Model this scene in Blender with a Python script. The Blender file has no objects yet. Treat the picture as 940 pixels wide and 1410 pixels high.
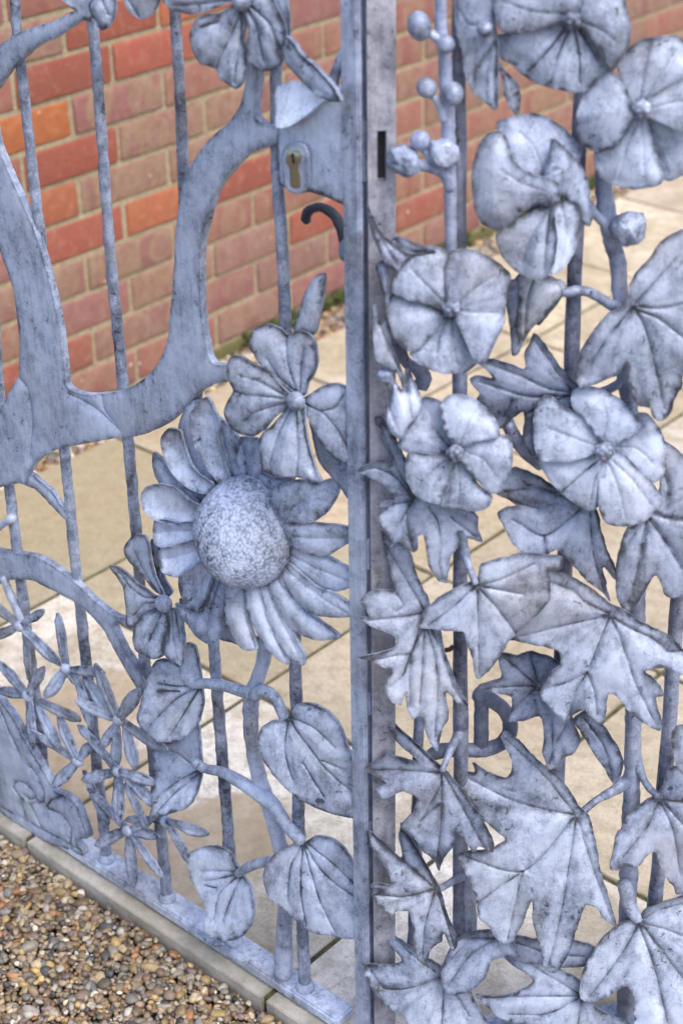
import bpy, bmesh, math, random
import numpy as np
from mathutils import Vector, Matrix
from mathutils.geometry import delaunay_2d_cdt
rnd = random.Random(7)
rng = np.random.default_rng(7)
sc = bpy.context.scene
COL = sc.collection

# ------------------------------------------------------------ camera
F_PX, CX, CY, CAM_H = 2350.0, 470.0, 705.0, 1.489
def cam_basis(pitch, roll):
    p, r = math.radians(pitch), math.radians(roll)
    right = np.array([1., 0, 0]); fwd = np.array([0, math.cos(p), -math.sin(p)]); up = np.cross(right, fwd)
    rt = right*math.cos(r)+up*math.sin(r); uu = -right*math.sin(r)+up*math.cos(r)
    return np.stack([rt, uu, -fwd], 1)
CM = cam_basis(29.8, -1.0)
CO = np.array([0., 0., CAM_H])
cam = bpy.data.objects.new('camera', bpy.data.cameras.new('camera')); COL.objects.link(cam)
m4 = Matrix([[*CM[i], CO[i]] for i in range(3)]+[[0, 0, 0, 1]])
cam.matrix_world = m4
cam.data.sensor_fit = 'VERTICAL'; cam.data.sensor_height = 36; cam.data.sensor_width = 24
cam.data.lens = F_PX/1410*36
cam.data.clip_start = .05; cam.data.clip_end = 400
cam.data.dof.use_dof = True; cam.data.dof.focus_distance = 1.82; cam.data.dof.aperture_fstop = 5.8
sc.camera = cam

# ------------------------------------------------------------ light
SUN_EL, SUN_AZ = 58, 140      # azimuth clockwise from +Y (ahead) towards +X (right)
w = bpy.data.worlds.new('World'); sc.world = w; w.use_nodes = True
nt = w.node_tree; bg = nt.nodes['Background']
sky = nt.nodes.new('ShaderNodeTexSky'); sky.sky_type = 'NISHITA'; sky.sun_disc = False
sky.sun_elevation = math.radians(SUN_EL); sky.sun_rotation = math.radians(SUN_AZ); sky.air_density = 1.0; sky.dust_density = 3.0; sky.ozone_density = 1.0
nt.links.new(sky.outputs[0], bg.inputs[0]); bg.inputs[1].default_value = .15
sun = bpy.data.objects.new('sun', bpy.data.lights.new('sun', 'SUN')); COL.objects.link(sun)
sun.data.energy = 1.3; sun.data.angle = math.radians(40); sun.data.color = (1, .965, .90)
sd = Vector((math.sin(math.radians(SUN_AZ))*math.cos(math.radians(SUN_EL)), math.cos(math.radians(SUN_AZ))*math.cos(math.radians(SUN_EL)), math.sin(math.radians(SUN_EL))))
sun.rotation_euler = sd.to_track_quat('Z', 'Y').to_euler()
sc.view_settings.view_transform = 'Standard'; sc.view_settings.look = 'None'
sc.view_settings.exposure = .93; sc.view_settings.gamma = 1

# ------------------------------------------------------------ geometry of the place
AZ = math.radians(41.8)
U = np.array([math.sin(AZ), math.cos(AZ), 0.]); V = np.array([-U[1], U[0], 0.])   # U: along the wall, V: along the closed gate towards the wall
WALL_V = 2.354
def W3(u, v, z): return U*u+V*v+np.array([0, 0, z])
def ray(x, y): return CM @ np.array([(x-CX)/F_PX, -(y-CY)/F_PX, -1.])
def rays(P):
    P = np.asarray(P, float)
    return np.stack([(P[:, 0]-CX)/F_PX, -(P[:, 1]-CY)/F_PX, -np.ones(len(P))], 1) @ CM.T
def hit(P, O, N):
    R = rays(P); t = ((O-CO) @ N)/(R @ N); return CO+R*t[:, None]
NL = -U                       # left gate: faces the camera side
OL = W3(1.048, 1.0, 0)
AR = math.radians(7)
DR = np.array([math.cos(AR), math.sin(AR), 0.]); NR = np.array([math.sin(AR), -math.cos(AR), 0.])
OR = np.array([.075, 1.375, 0.])
PL = {'L': (OL, NL), 'R': (OR, NR)}

FR = {'P': (0, 0, 1.), 'S': (180, 440, 2.9375), 'T': (120, 860, 2.35), 'U': (470, 540, 4.406), 'W': (480, 980, 2.0435)}
for ci, c in enumerate('abcd'):
    for r in range(4): FR[f'{c}{r+1}'] = (235*ci, 352*r, 4.)
def pts(s):
    out = []; f = FR['P']
    for tok in s.split():
        if ',' not in tok: f = FR[tok]; continue
        x, y = tok.split(',')[:2]; out.append((f[0]+float(x)/f[2], f[1]+float(y)/f[2]))
    return out

# ------------------------------------------------------------ materials
def mat(name):
    m = bpy.data.materials.new(name); m.use_nodes = True
    n = m.node_tree; return m, n, n.nodes['Principled BSDF']
def N(n, t, **kw):
    x = n.nodes.new(t)
    for k, v in kw.items():
        if k.startswith('i_'):
            key = k[2:]; x.inputs[int(key) if key.isdigit() else key].default_value = v
        else: setattr(x, k, v)
    return x
def noise(n, co, scale, detail=4, rough=.6, dist=0.):
    x = N(n, 'ShaderNodeTexNoise'); x.inputs['Scale'].default_value = scale; x.inputs['Detail'].default_value = detail
    x.inputs['Roughness'].default_value = rough; x.inputs['Distortion'].default_value = dist
    n.links.new(co, x.inputs['Vector']); return x.outputs['Fac']
def ramp(n, fac, stops):
    x = N(n, 'ShaderNodeValToRGB'); cr = x.color_ramp
    while len(cr.elements) < len(stops): cr.elements.new(.5)
    for e, (p, c) in zip(cr.elements, stops):
        e.position = p; e.color = (c, c, c, 1) if isinstance(c, (int, float)) else (*c, 1)
    n.links.new(fac, x.inputs[0]); return x.outputs[0]
def mix(n, fac, a, b, blend='MIX'):
    x = N(n, 'ShaderNodeMix', data_type='RGBA', blend_type=blend)
    for s, v in ((0, fac), (6, a), (7, b)):
        if isinstance(v, (int, float)): x.inputs[s].default_value = v
        elif isinstance(v, tuple): x.inputs[s].default_value = (*v, 1)
        else: n.links.new(v, x.inputs[s])
    return x.outputs[2]
def mth(n, op, a, b=0., clamp=False):
    x = N(n, 'ShaderNodeMath', operation=op, use_clamp=clamp)
    for s, v in ((0, a), (1, b)):
        if isinstance(v, (int, float)): x.inputs[s].default_value = v
        else: n.links.new(v, x.inputs[s])
    return x.outputs[0]
def bump(n, b, h, strength, dist):
    x = N(n, 'ShaderNodeBump'); x.inputs['Strength'].default_value = strength; x.inputs['Distance'].default_value = dist
    n.links.new(h, x.inputs['Height']); n.links.new(x.outputs[0], b.inputs['Normal']); return x
def vscale(n, co, s):
    x = N(n, 'ShaderNodeVectorMath', operation='MULTIPLY'); n.links.new(co, x.inputs[0]); x.inputs[1].default_value = s; return x.outputs[0]

def metal_mat():
    m, n, b = mat('patinated_metal')
    tc = N(n, 'ShaderNodeTexCoord').outputs['Object']; oi = N(n, 'ShaderNodeObjectInfo')
    at = N(n, 'ShaderNodeAttribute', attribute_name='patina').outputs['Fac']
    big = noise(n, tc, 16, 5, .6, .3); mid = noise(n, tc, 75, 5, .68, .4); fine = noise(n, tc, 420, 3, .7)
    streak = noise(n, vscale(n, tc, (150, 150, 22)), 1, 4, .65)
    blot = ramp(n, big, [(.36, 0), (.62, 1)])
    md = ramp(n, mid, [(.38, 0), (.62, 1)])
    st = ramp(n, streak, [(.4, 0), (.66, 1)])
    d = mth(n, 'ADD', mth(n, 'MULTIPLY', blot, .33), mth(n, 'MULTIPLY', md, .20))
    d = mth(n, 'ADD', d, mth(n, 'MULTIPLY', st, .16))
    d = mth(n, 'ADD', d, mth(n, 'MULTIPLY', mth(n, 'SUBTRACT', fine, .5), .55))
    spots = ramp(n, noise(n, tc, 130, 3, .5, .8), [(.62, 0), (.72, 1)])
    d = mth(n, 'ADD', d, mth(n, 'MULTIPLY', mth(n, 'MULTIPLY', spots, blot), .5))
    pt = mth(n, 'MULTIPLY', at, mth(n, 'ADD', .45, mth(n, 'MULTIPLY', mid, 1.1)))
    d = mth(n, 'ADD', d, pt, clamp=True)
    col = ramp(n, d, [(0, (.60, .665, .835)), (.32, (.455, .51, .665)), (.64, (.235, .27, .37)), (1, (.05, .057, .08))])
    warm = ramp(n, noise(n, tc, 9, 3, .5), [(.5, 0), (.68, .45)])
    col = mix(n, warm, col, mix(n, d, (.38, .37, .38), (.12, .105, .095)))
    col = mix(n, 1., col, oi.outputs['Color'], 'MULTIPLY')
    n.links.new(col, b.inputs['Base Color'])
    b.inputs['Metallic'].default_value = .12
    n.links.new(mth(n, 'ADD', .42, mth(n, 'MULTIPLY', mid, .25)), b.inputs['Roughness'])
    h = mth(n, 'ADD', mth(n, 'MULTIPLY', mid, .7), mth(n, 'ADD', mth(n, 'MULTIPLY', fine, .3), mth(n, 'MULTIPLY', streak, .3)))
    bump(n, b, h, .55, .0014)
    return m
METAL = metal_mat()
def simple(name, col, rough=.6, metal=0., ns=200, amt=.3, bs=.3, bd=.001):
    m, n, b = mat(name); tc = N(n, 'ShaderNodeTexCoord').outputs['Object']
    f = noise(n, tc, ns, 5, .65)
    n.links.new(mix(n, ramp(n, f, [(.3, 0), (.7, 1)]), tuple(c*(1-amt) for c in col), tuple(c*(1+amt) for c in col)), b.inputs['Base Color'])
    b.inputs['Roughness'].default_value = rough; b.inputs['Metallic'].default_value = metal
    bump(n, b, f, bs, bd); return m
BRASS = simple('brass', (.50, .45, .33), .28, .9, 300, .15, .1, .0003)
DARKHOLE = simple('keyway', (.01, .01, .01), .8)
MORTAR = simple('mortar', (.32, .265, .17), .95, 0, 90, .28, .8, .004)

def brick_mat():
    m, n, b = mat('brick'); tcn = N(n, 'ShaderNodeTexCoord'); tc = tcn.outputs['Object']; oi = N(n, 'ShaderNodeObjectInfo')
    add = N(n, 'ShaderNodeVectorMath', operation='ADD'); n.links.new(tc, add.inputs[0])
    cmb = N(n, 'ShaderNodeCombineXYZ'); r100 = mth(n, 'MULTIPLY', oi.outputs['Random'], 37.)
    for k in range(3): n.links.new(r100, cmb.inputs[k])
    n.links.new(cmb.outputs[0], add.inputs[1]); co = add.outputs[0]
    band = noise(n, vscale(n, co, (15, 5, 5)), 1, 1.5, .5, .4)
    bl = ramp(n, band, [(.42, 0), (.5, 1), (.56, 1), (.64, .25)])
    amt = mth(n, 'MULTIPLY', bl, mth(n, 'SUBTRACT', 1., oi.outputs['Alpha']), clamp=True)
    f = noise(n, co, 45, 5, .7); g = noise(n, co, 260, 3, .7)
    sxl = N(n, 'ShaderNodeSeparateXYZ'); n.links.new(tc, sxl.inputs[0])
    wv = mth(n, 'SINE', mth(n, 'ADD', mth(n, 'MULTIPLY', sxl.outputs[0], 62.), mth(n, 'MULTIPLY', r100, 3.)))
    zz = mth(n, 'POWER', mth(n, 'ABSOLUTE', mth(n, 'MULTIPLY', sxl.outputs[2], 34.)), 3.)
    ov = ramp(n, mth(n, 'SUBTRACT', mth(n, 'ADD', wv, mth(n, 'MULTIPLY', noise(n, co, 25, 3, .6), .8)), zz), [(.1, 0), (.3, 1), (.75, .9), (1., .55)])
    c0 = mix(n, mth(n, 'MULTIPLY', mth(n, 'SUBTRACT', 1., oi.outputs['Alpha']), .75, clamp=True), oi.outputs['Color'], (.24, .095, .085))
    c = mix(n, mth(n, 'MULTIPLY', mth(n, 'MAXIMUM', amt, ov), mth(n, 'SUBTRACT', 1., oi.outputs['Alpha']), clamp=True), c0, (.27, .175, .115))
    c = mix(n, ramp(n, f, [(.3, .6), (.5, 0)]), c, (.19, .085, .065))
    c = mix(n, ramp(n, f, [(.52, 0), (.8, .4)]), c, (.45, .33, .26))
    c = mix(n, ramp(n, g, [(.3, .5), (.42, 0)]), c, (.10, .05, .04))
    spk = ramp(n, noise(n, co, 55, 1, .3), [(.79, 0), (.82, 1)]); c = mix(n, spk, c, (.72, .62, .55))
    gp = N(n, 'ShaderNodeNewGeometry').outputs['Position']; sx = N(n, 'ShaderNodeSeparateXYZ'); n.links.new(gp, sx.inputs[0])
    mm = mth(n, 'ADD', mth(n, 'MULTIPLY', sx.outputs[2], -22.), mth(n, 'ADD', .75, mth(n, 'MULTIPLY', noise(n, gp, 14, 4, .7), 1.2)), clamp=True)
    mm = mth(n, 'MULTIPLY', ramp(n, mm, [(.55, 0), (.95, 1)]), .85)
    c = mix(n, mm, c, (.085, .095, .025))
    n.links.new(c, b.inputs['Base Color']); b.inputs['Roughness'].default_value = .9
    bump(n, b, mth(n, 'ADD', f, mth(n, 'MULTIPLY', g, .5)), .8, .0035); return m
BRICK = brick_mat()

def slab_mat():
    m, n, b = mat('sandstone_paving'); oi = N(n, 'ShaderNodeObjectInfo')
    gp = N(n, 'ShaderNodeNewGeometry').outputs['Position']
    big = noise(n, gp, 5, 5, .6, .6); md = noise(n, gp, 38, 5, .7); fn = noise(n, gp, 330, 3, .7)
    c = mix(n, ramp(n, big, [(.36, .8), (.58, 0)]), oi.outputs['Color'], (.36, .30, .20))
    c = mix(n, ramp(n, md, [(.35, .55), (.55, 0)]), c, (.27, .215, .13))
    c = mix(n, ramp(n, fn, [(.32, .55), (.46, 0)]), c, (.15, .12, .08))
    grit = noise(n, gp, 140, 4, .75); c = mix(n, ramp(n, grit, [(.34, .4), (.46, 0)]), c, (.26, .22, .15)); c = mix(n, ramp(n, grit, [(.56, 0), (.74, .4)]), c, (.72, .66, .55))
    # wet stretches with an edge of their own
    tot = None
    for (x, y, r) in WET:
        vm = N(n, 'ShaderNodeVectorMath', operation='DISTANCE'); n.links.new(gp, vm.inputs[0]); p = ground(x, y); vm.inputs[1].default_value = tuple(p)
        g = mth(n, 'MULTIPLY', mth(n, 'SUBTRACT', 1., mth(n, 'DIVIDE', vm.outputs['Value'], r), clamp=True), 1.3)
        tot = g if tot is None else mth(n, 'MAXIMUM', tot, g)
    e = mth(n, 'ADD', tot, mth(n, 'MULTIPLY', mth(n, 'SUBTRACT', noise(n, gp, 28, 6, .7, .3), .5), .75))
    wet = ramp(n, e, [(.28, 0), (.40, 1)])
    c = mix(n, mth(n, 'MULTIPLY', wet, .72), c, mix(n, ramp(n, md, [(.3, 0), (.7, 1)]), (.38, .29, .19), (.48, .39, .27)))
    du = N(n, 'ShaderNodeVectorMath', operation='DOT_PRODUCT'); n.links.new(gp, du.inputs[0]); du.inputs[1].default_value = tuple(U)
    dirt = mth(n, 'MULTIPLY', ramp(n, mth(n, 'ADD', mth(n, 'MULTIPLY', mth(n, 'SUBTRACT', 1.040, du.outputs['Value']), 60.), mth(n, 'SUBTRACT', noise(n, gp, 45, 4, .7), .5)), [(0, 0), (.4, 1)]), .8)
    c = mix(n, dirt, c, mix(n, ramp(n, md, [(.35, 0), (.65, 1)]), (.30, .27, .22), (.44, .41, .35)))
    n.links.new(c, b.inputs['Base Color'])
    n.links.new(mth(n, 'SUBTRACT', .78, mth(n, 'MULTIPLY', wet, .45)), b.inputs['Roughness'])
    bump(n, b, mth(n, 'ADD', mth(n, 'MULTIPLY', big, 2.), mth(n, 'ADD', md, mth(n, 'ADD', mth(n, 'MULTIPLY', fn, .25), mth(n, 'MULTIPLY', grit, .6)))), .5, .003)
    return m
def ground(x, y, z=0.):
    r = ray(x, y); return CO+r*((z-CAM_H)/r[2])
WET = [(235, 1165, .11), (320, 1140, .10), (150, 1090, .15), (60, 1020, .17), (150, 960, .10), (300, 1170, .09), (250, 1230, .10)]
SLAB = slab_mat()
JOINT = simple('joint_fill', (.085, .075, .035), .95, 0, 60, .7, .6, .004)
SOIL = simple('gravel_bed', (.13, .10, .065), .95, 0, 160, .6, .9, .01)
MOSS = simple('moss', (.07, .085, .018), .95, 0, 250, .7, 1., .006)
def pebble_mat():
    m, n, b = mat('pebble'); at = N(n, 'ShaderNodeAttribute', attribute_name='tint'); tc = N(n, 'ShaderNodeTexCoord').outputs['Object']
    f = noise(n, tc, 220, 4, .7)
    c = mix(n, ramp(n, f, [(.3, .5), (.6, 0)]), at.outputs['Color'], mix(n, 1., at.outputs['Color'], (.5, .42, .36), 'MULTIPLY'))
    n.links.new(c, b.inputs['Base Color']); b.inputs['Roughness'].default_value = .5
    bump(n, b, f, .3, .0015); return m
PEBBLE = pebble_mat()

# ------------------------------------------------------------ object helpers
def link(name, me, m, parent=None, color=None):
    o = bpy.data.objects.new(name, me); COL.objects.link(o)
    if m and not me.materials: me.materials.append(m)
    if parent: o.parent = parent
    if color: o.color = color if len(color) == 4 else (*color, 1)
    return o
def empty(name, loc, label, cat, group=None):
    o = bpy.data.objects.new(name, None); COL.objects.link(o); o.location = loc; o.empty_display_size = .05
    o['label'] = label; o['category'] = cat
    if group: o['group'] = group
    return o
def make_mesh(name, verts, faces, smooth=True, attr=None):
    me = bpy.data.meshes.new(name); me.from_pydata([tuple(map(float, v)) for v in verts], [], faces)
    if smooth: me.polygons.foreach_set('use_smooth', [True]*len(me.polygons))
    if attr is not None:
        a = me.attributes.new('patina', 'FLOAT', 'POINT'); a.data.foreach_set('value', np.asarray(attr, np.float32))
    me.update(); return me
ORG = {}
def put(name, verts, faces, m, parent, smooth=True, attr=None, color=None, label=None):
    """verts in world metres; re-based on the thing's own base point"""
    root = parent
    while root is not None and root.parent is not None: root = root.parent
    off = np.array(root.location) if root is not None else 0
    me = make_mesh(name, np.asarray(verts)-off, faces, smooth, attr)
    o = link(name, me, m, parent, color)
    if label: o['label'] = label
    return o
def catmull(P, closed, step):
    P = np.asarray(P, float); n = len(P); out = []
    rng_ = range(n) if closed else range(n-1)
    for i in rng_:
        p1, p2 = P[i], P[(i+1) % n]
        p0 = P[(i-1) % n] if closed or i > 0 else 2*p1-p2
        p3 = P[(i+2) % n] if closed or i < n-2 else 2*p2-p1
        a = max(np.linalg.norm(p1-p0), 1e-6)**.5; b = max(np.linalg.norm(p2-p1), 1e-6)**.5; c = max(np.linalg.norm(p3-p2), 1e-6)**.5
        m1 = (p1-p0)/a-(p2-p0)/(a+b)+(p2-p1)/b; m2 = (p2-p1)/b-(p3-p1)/(b+c)+(p3-p2)/c
        m1 *= b*.8; m2 *= b*.8
        k = max(1, int(round(np.linalg.norm(p2-p1)/step)))
        for j in range(k):
            t = j/k; t2, t3 = t*t, t*t*t
            out.append((2*t3-3*t2+1)*p1+(t3-2*t2+t)*m1+(-2*t3+3*t2)*p2+(t3-t2)*m2)
    if not closed: out.append(P[-1])
    return np.array(out)
def segdist(Q, P, closed):
    A = P; B = np.roll(P, -1, 0)
    if not closed: A, B = P[:-1], P[1:]
    best = np.full(len(Q), 1e9)
    for a, b in zip(A, B):
        d = b-a; L = d @ d
        t = np.clip(((Q-a) @ d)/(L+1e-18), 0, 1)
        e = Q-a-t[:, None]*d; best = np.minimum(best, e[:, 0]**2+e[:, 1]**2)
    return np.sqrt(best)
def inside(Q, P):
    x, y = Q[:, 0], Q[:, 1]; c = np.zeros(len(Q), bool); j = len(P)-1
    for i in range(len(P)):
        xi, yi, xj, yj = P[i, 0], P[i, 1], P[j, 0], P[j, 1]
        if yi != yj:
            c ^= ((yi > y) != (yj > y)) & (x < (xj-xi)*(y-yi)/(yj-yi)+xi)
        j = i
    return c
def wob(Q, f, seed):
    r = np.random.default_rng(seed); o = np.zeros(len(Q))
    for k in range(6):
        a = r.uniform(0, math.tau); fr = f*r.uniform(.5, 1.6); ph = r.uniform(0, math.tau)
        o += np.sin((Q[:, 0]*math.cos(a)+Q[:, 1]*math.sin(a))*fr+ph)
    return o/6
SEED = [100]
def sheet(name, parent, pl, outline, w=.01, veins='', th=.0045, bulge=.004, droop=0., base=None, face=.3,
          rim=.0012, res=3.2, vd=.0010, vw=.0010, grow=1, anchor=None, curl=0., streak=.36, fold=.0034, vs=1., tilt=(0, 0), wav=.0019, color=None, edge=.55, label=None, m=None, R=.016, rough_edge=.5, cup=0., tip=0.):
    """A cast sheet: outline traced at its own distance, domed, veined, rolled at the edge, with real thickness."""
    SEED[0] += 1; sd_ = SEED[0]
    O, Nn = PL[pl]
    P = pts(outline) if isinstance(outline, str) else outline
    P = catmull(P, True, 2.6)
    if grow != 1: P = P.mean(0)+(P-P.mean(0))*grow
    if rough_edge:
        r = np.random.default_rng(sd_); j = r.normal(0, 1, (len(P), 2)); j = (j+np.roll(j, 1, 0)+np.roll(j, -1, 0))/3
        P = P+j*rough_edge
    c = P.mean(0) if anchor is None else np.array(anchor, float)
    A = hit([c], O+Nn*w, Nn)[0]
    tc = CO-A; tc /= np.linalg.norm(tc)
    n = Nn*(1-face)+tc*face; n /= np.linalg.norm(n)
    ex = np.cross([0, 0, 1], n); ex /= np.linalg.norm(ex); ey = np.cross(n, ex)
    if tilt != (0, 0):
        n = n+ex*math.tan(math.radians(tilt[0]))+ey*math.tan(math.radians(tilt[1])); n /= np.linalg.norm(n)
        ex = np.cross([0, 0, 1], n); ex /= np.linalg.norm(ex); ey = np.cross(n, ex)
    def loc(pp):
        H = hit(pp, A, n)-A; return np.stack([H @ ex, H @ ey], 1)
    L = loc(P)
    stp = res*np.linalg.norm(A-CO)/F_PX
    # drop near-duplicate border points
    keep = [0]
    for i in range(1, len(L)):
        if np.linalg.norm(L[i]-L[keep[-1]]) > stp*.45: keep.append(i)
    L = L[keep]
    mn, mx = L.min(0), L.max(0)
    gx = np.arange(mn[0], mx[0], stp); gy = np.arange(mn[1], mx[1], stp*.87)
    G = np.array([(x+(stp/2 if k % 2 else 0), y) for k, y in enumerate(gy) for x in gx]) if len(gx) and len(gy) else np.zeros((0, 2))
    if len(G):
        G = G+np.random.default_rng(sd_).uniform(-.12, .12, G.shape)*stp
        G = G[inside(G, L)]
        if len(G): G = G[segdist(G, L, True) > stp*.55]
    VP = []
    for vn in (veins.split(';') if veins else []):
        vl = loc(catmull(pts(vn), False, 2.2)); tg = np.gradient(vl, axis=0) if len(vl) > 1 else vl*0; tg /= np.linalg.norm(tg, axis=1)[:, None]+1e-9; nn = np.stack([-tg[:, 1], tg[:, 0]], 1)
        for o_ in (0, -vw*1.25, vw*1.25): VP.append(vl+nn*o_)
    if VP and len(G):
        VP = np.vstack(VP); VP = VP[inside(VP, L)]; VP = VP[segdist(VP, L, True) > stp*.3] if len(VP) else VP
        kp = []; cell = {}
        for p in VP:
            key_ = (int(p[0]/(vw*.8)), int(p[1]/(vw*.8)))
            if key_ not in cell: cell[key_] = 1; kp.append(p)
        VP = np.array(kp) if kp else np.zeros((0, 2))
        if len(VP):
            dd_ = np.concatenate([np.min(np.linalg.norm(G[i:i+400, None]-VP[None], axis=2), axis=1) for i in range(0, len(G), 400)])
            G = np.vstack([G[dd_ > stp*.5], VP])
    allp = np.vstack([L, G]) if len(G) else L
    vv, ee, ff, *_ = delaunay_2d_cdt([Vector(p) for p in allp], [], [list(range(len(L)))], 1, 1e-7)
    Q = np.array([(p.x, p.y) for p in vv]); nq = len(Q)
    de = segdist(Q, L, True)
    t = np.clip(de/R, 0, 1); h = bulge*(1-(1-t)**2)
    bs = loc([pts(base)[0]])[0] if base else Q.mean(0)
    rr = np.linalg.norm(Q-bs, axis=1); RR = rr.max()
    h = h-droop*(rr/RR)**2+tip*(rr/RR)**2
    if cup: h = h+cup*(1-t)**2
    pat = edge*np.exp(-(de/.0028)**2)*(.6+.6*wob(Q, 300, sd_+7)**2*4)
    pat = pat+.14*edge*np.exp(-(de/.008)**2)
    if curl:
        an_ = np.arctan2(Q[:, 1]-bs[1], Q[:, 0]-bs[0]); rc = np.random.default_rng(sd_+77); h = h+curl*(rr/RR)**1.6*(np.sin(an_*3+rc.uniform(0, 6.28))+.7*np.sin(an_*5+rc.uniform(0, 6.28)))
    if rim: h = h+rim*np.exp(-(de/.0022)**2)
    dvmin = np.full(nq, 1e9)
    for vn in (veins.split(';') if veins else []):
        vp = catmull(pts(vn), False, 5); vl = loc(vp); d = segdist(Q, vl, False)
        dvmin = np.minimum(dvmin, d); base_d = np.linalg.norm(Q-vl[0], axis=1); fall = np.clip(1.15-.55*base_d/(RR+1e-9), .35, 1.15)
        h = h-vd*vs*fall*np.exp(-(d/vw)**2)+vd*.7*vs*np.exp(-((d-vw*2.4)/(vw*1.6))**2)
        pat = pat+.75*vs*fall*(.55+.75*wob(Q, 240, sd_+9+len(vl)))*np.exp(-(d/(vw*(.8+.5*wob(Q, 180, sd_+4))))**2)+.10*vs*np.exp(-(d/(vw*4.5))**2)
    if veins: h = h+fold*(1-np.exp(-(dvmin/.0075)**1.3))-fold*.5
    h = h+wav*wob(Q, 90, sd_+3)+wav*.35*wob(Q, 260, sd_+5)
    if base:
        an = np.arctan2(Q[:, 1]-bs[1], Q[:, 0]-bs[0]); rs_ = np.random.default_rng(sd_+21); sv = sum(np.sin(an*f_+rs_.uniform(0, 6.28)+rr*rs_.uniform(-14, 14)) for f_ in (3, 5, 9, 14, 23))/2.4
        pat = pat+.35*np.exp(-(rr/.009)**2)+streak*np.clip(sv, 0, 1.2)*(.45+.8*(rr/RR))*(.7+.5*wob(Q, 120, sd_+31))
    top = A+Q[:, :1]*ex+Q[:, 1:]*ey+h[:, None]*n
    bot = top-n*th
    # border edges -> side wall
    cnt = {}
    for f in ff:
        for i in range(len(f)):
            a, b = f[i], f[(i+1) % len(f)]; cnt[(a, b)] = cnt.get((a, b), 0)+1
    sides = [(a, b) for (a, b) in cnt if (b, a) not in cnt]
    bidx = sorted({a for e_ in sides for a in e_}); mp = {a: 2*nq+k for k, a in enumerate(bidx)}; nb = len(bidx)
    faces = [list(f) for f in ff]+[[i+nq for i in reversed(f)] for f in ff]+[[mp[b], mp[a], mp[a]+nb, mp[b]+nb] for a, b in sides]
    allv = np.vstack([top, bot, top[bidx], bot[bidx]])
    return put(name, allv, faces, m or METAL, parent, attr=np.concatenate([np.clip(pat, 0, 1.3), np.full(nq, .35), np.full(2*nb, .25)]), color=color, label=label)

def tube(name, parent, pl, line, r, w=0., seg=12, flat=1., color=None, m=None, wobble=.05, world=None, label=None, step=5, pat=.1, smoothl=True):
    SEED[0] += 1; rs = np.random.default_rng(SEED[0])
    if world is None:
        O, Nn = PL[pl]; P = pts(line); P = catmull(P, False, step) if smoothl and len(P) > 2 else catmull(P, False, 14)
        ws = np.full(len(P), w) if not isinstance(w, (list, tuple)) else np.interp(np.linspace(0, 1, len(P)), np.linspace(0, 1, len(w)), w)
        C = np.array([hit([p], O+Nn*wi, Nn)[0] for p, wi in zip(P, ws)])
    else: C = np.array(world)
    n = len(C); rad = np.interp(np.linspace(0, 1, n), np.linspace(0, 1, len(r)), r) if isinstance(r, (list, tuple)) else np.full(n, r)
    if world is None: rad = rad*np.linalg.norm(C-CO, axis=1)/1.98
    T = np.gradient(C, axis=0); T /= np.linalg.norm(T, axis=1)[:, None]+1e-12
    ref = np.array([0, -1., 0.1]); vs_ = []; fs = []
    jit = rs.normal(0, wobble, (n, seg)); jit = (jit+np.roll(jit, 1, 1)+np.roll(jit, 1, 0))/2
    for i in range(n):
        a = np.cross(T[i], ref); a /= np.linalg.norm(a); b = np.cross(a, T[i])
        for k in range(seg):
            th = math.tau*k/seg; q = rad[i]*(1+jit[i, k]); vs_.append(C[i]+a*math.cos(th)*q+b*math.sin(th)*q*flat)
    for i in range(n-1):
        for k in range(seg):
            k2 = (k+1) % seg; fs.append([i*seg+k, i*seg+k2, (i+1)*seg+k2, (i+1)*seg+k])
    for end, i, s in ((0, 0, -1), (1, n-1, 1)):
        ci = len(vs_); vs_.append(C[i]+T[i]*s*rad[i]*.5)
        for k in range(seg):
            k2 = (k+1) % seg; fs.append([i*seg+k2, i*seg+k, ci] if end == 0 else [i*seg+k, i*seg+k2, ci])
    return put(name, vs_, fs, m or METAL, parent, attr=np.full(len(vs_), pat), color=color, label=label)

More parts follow.
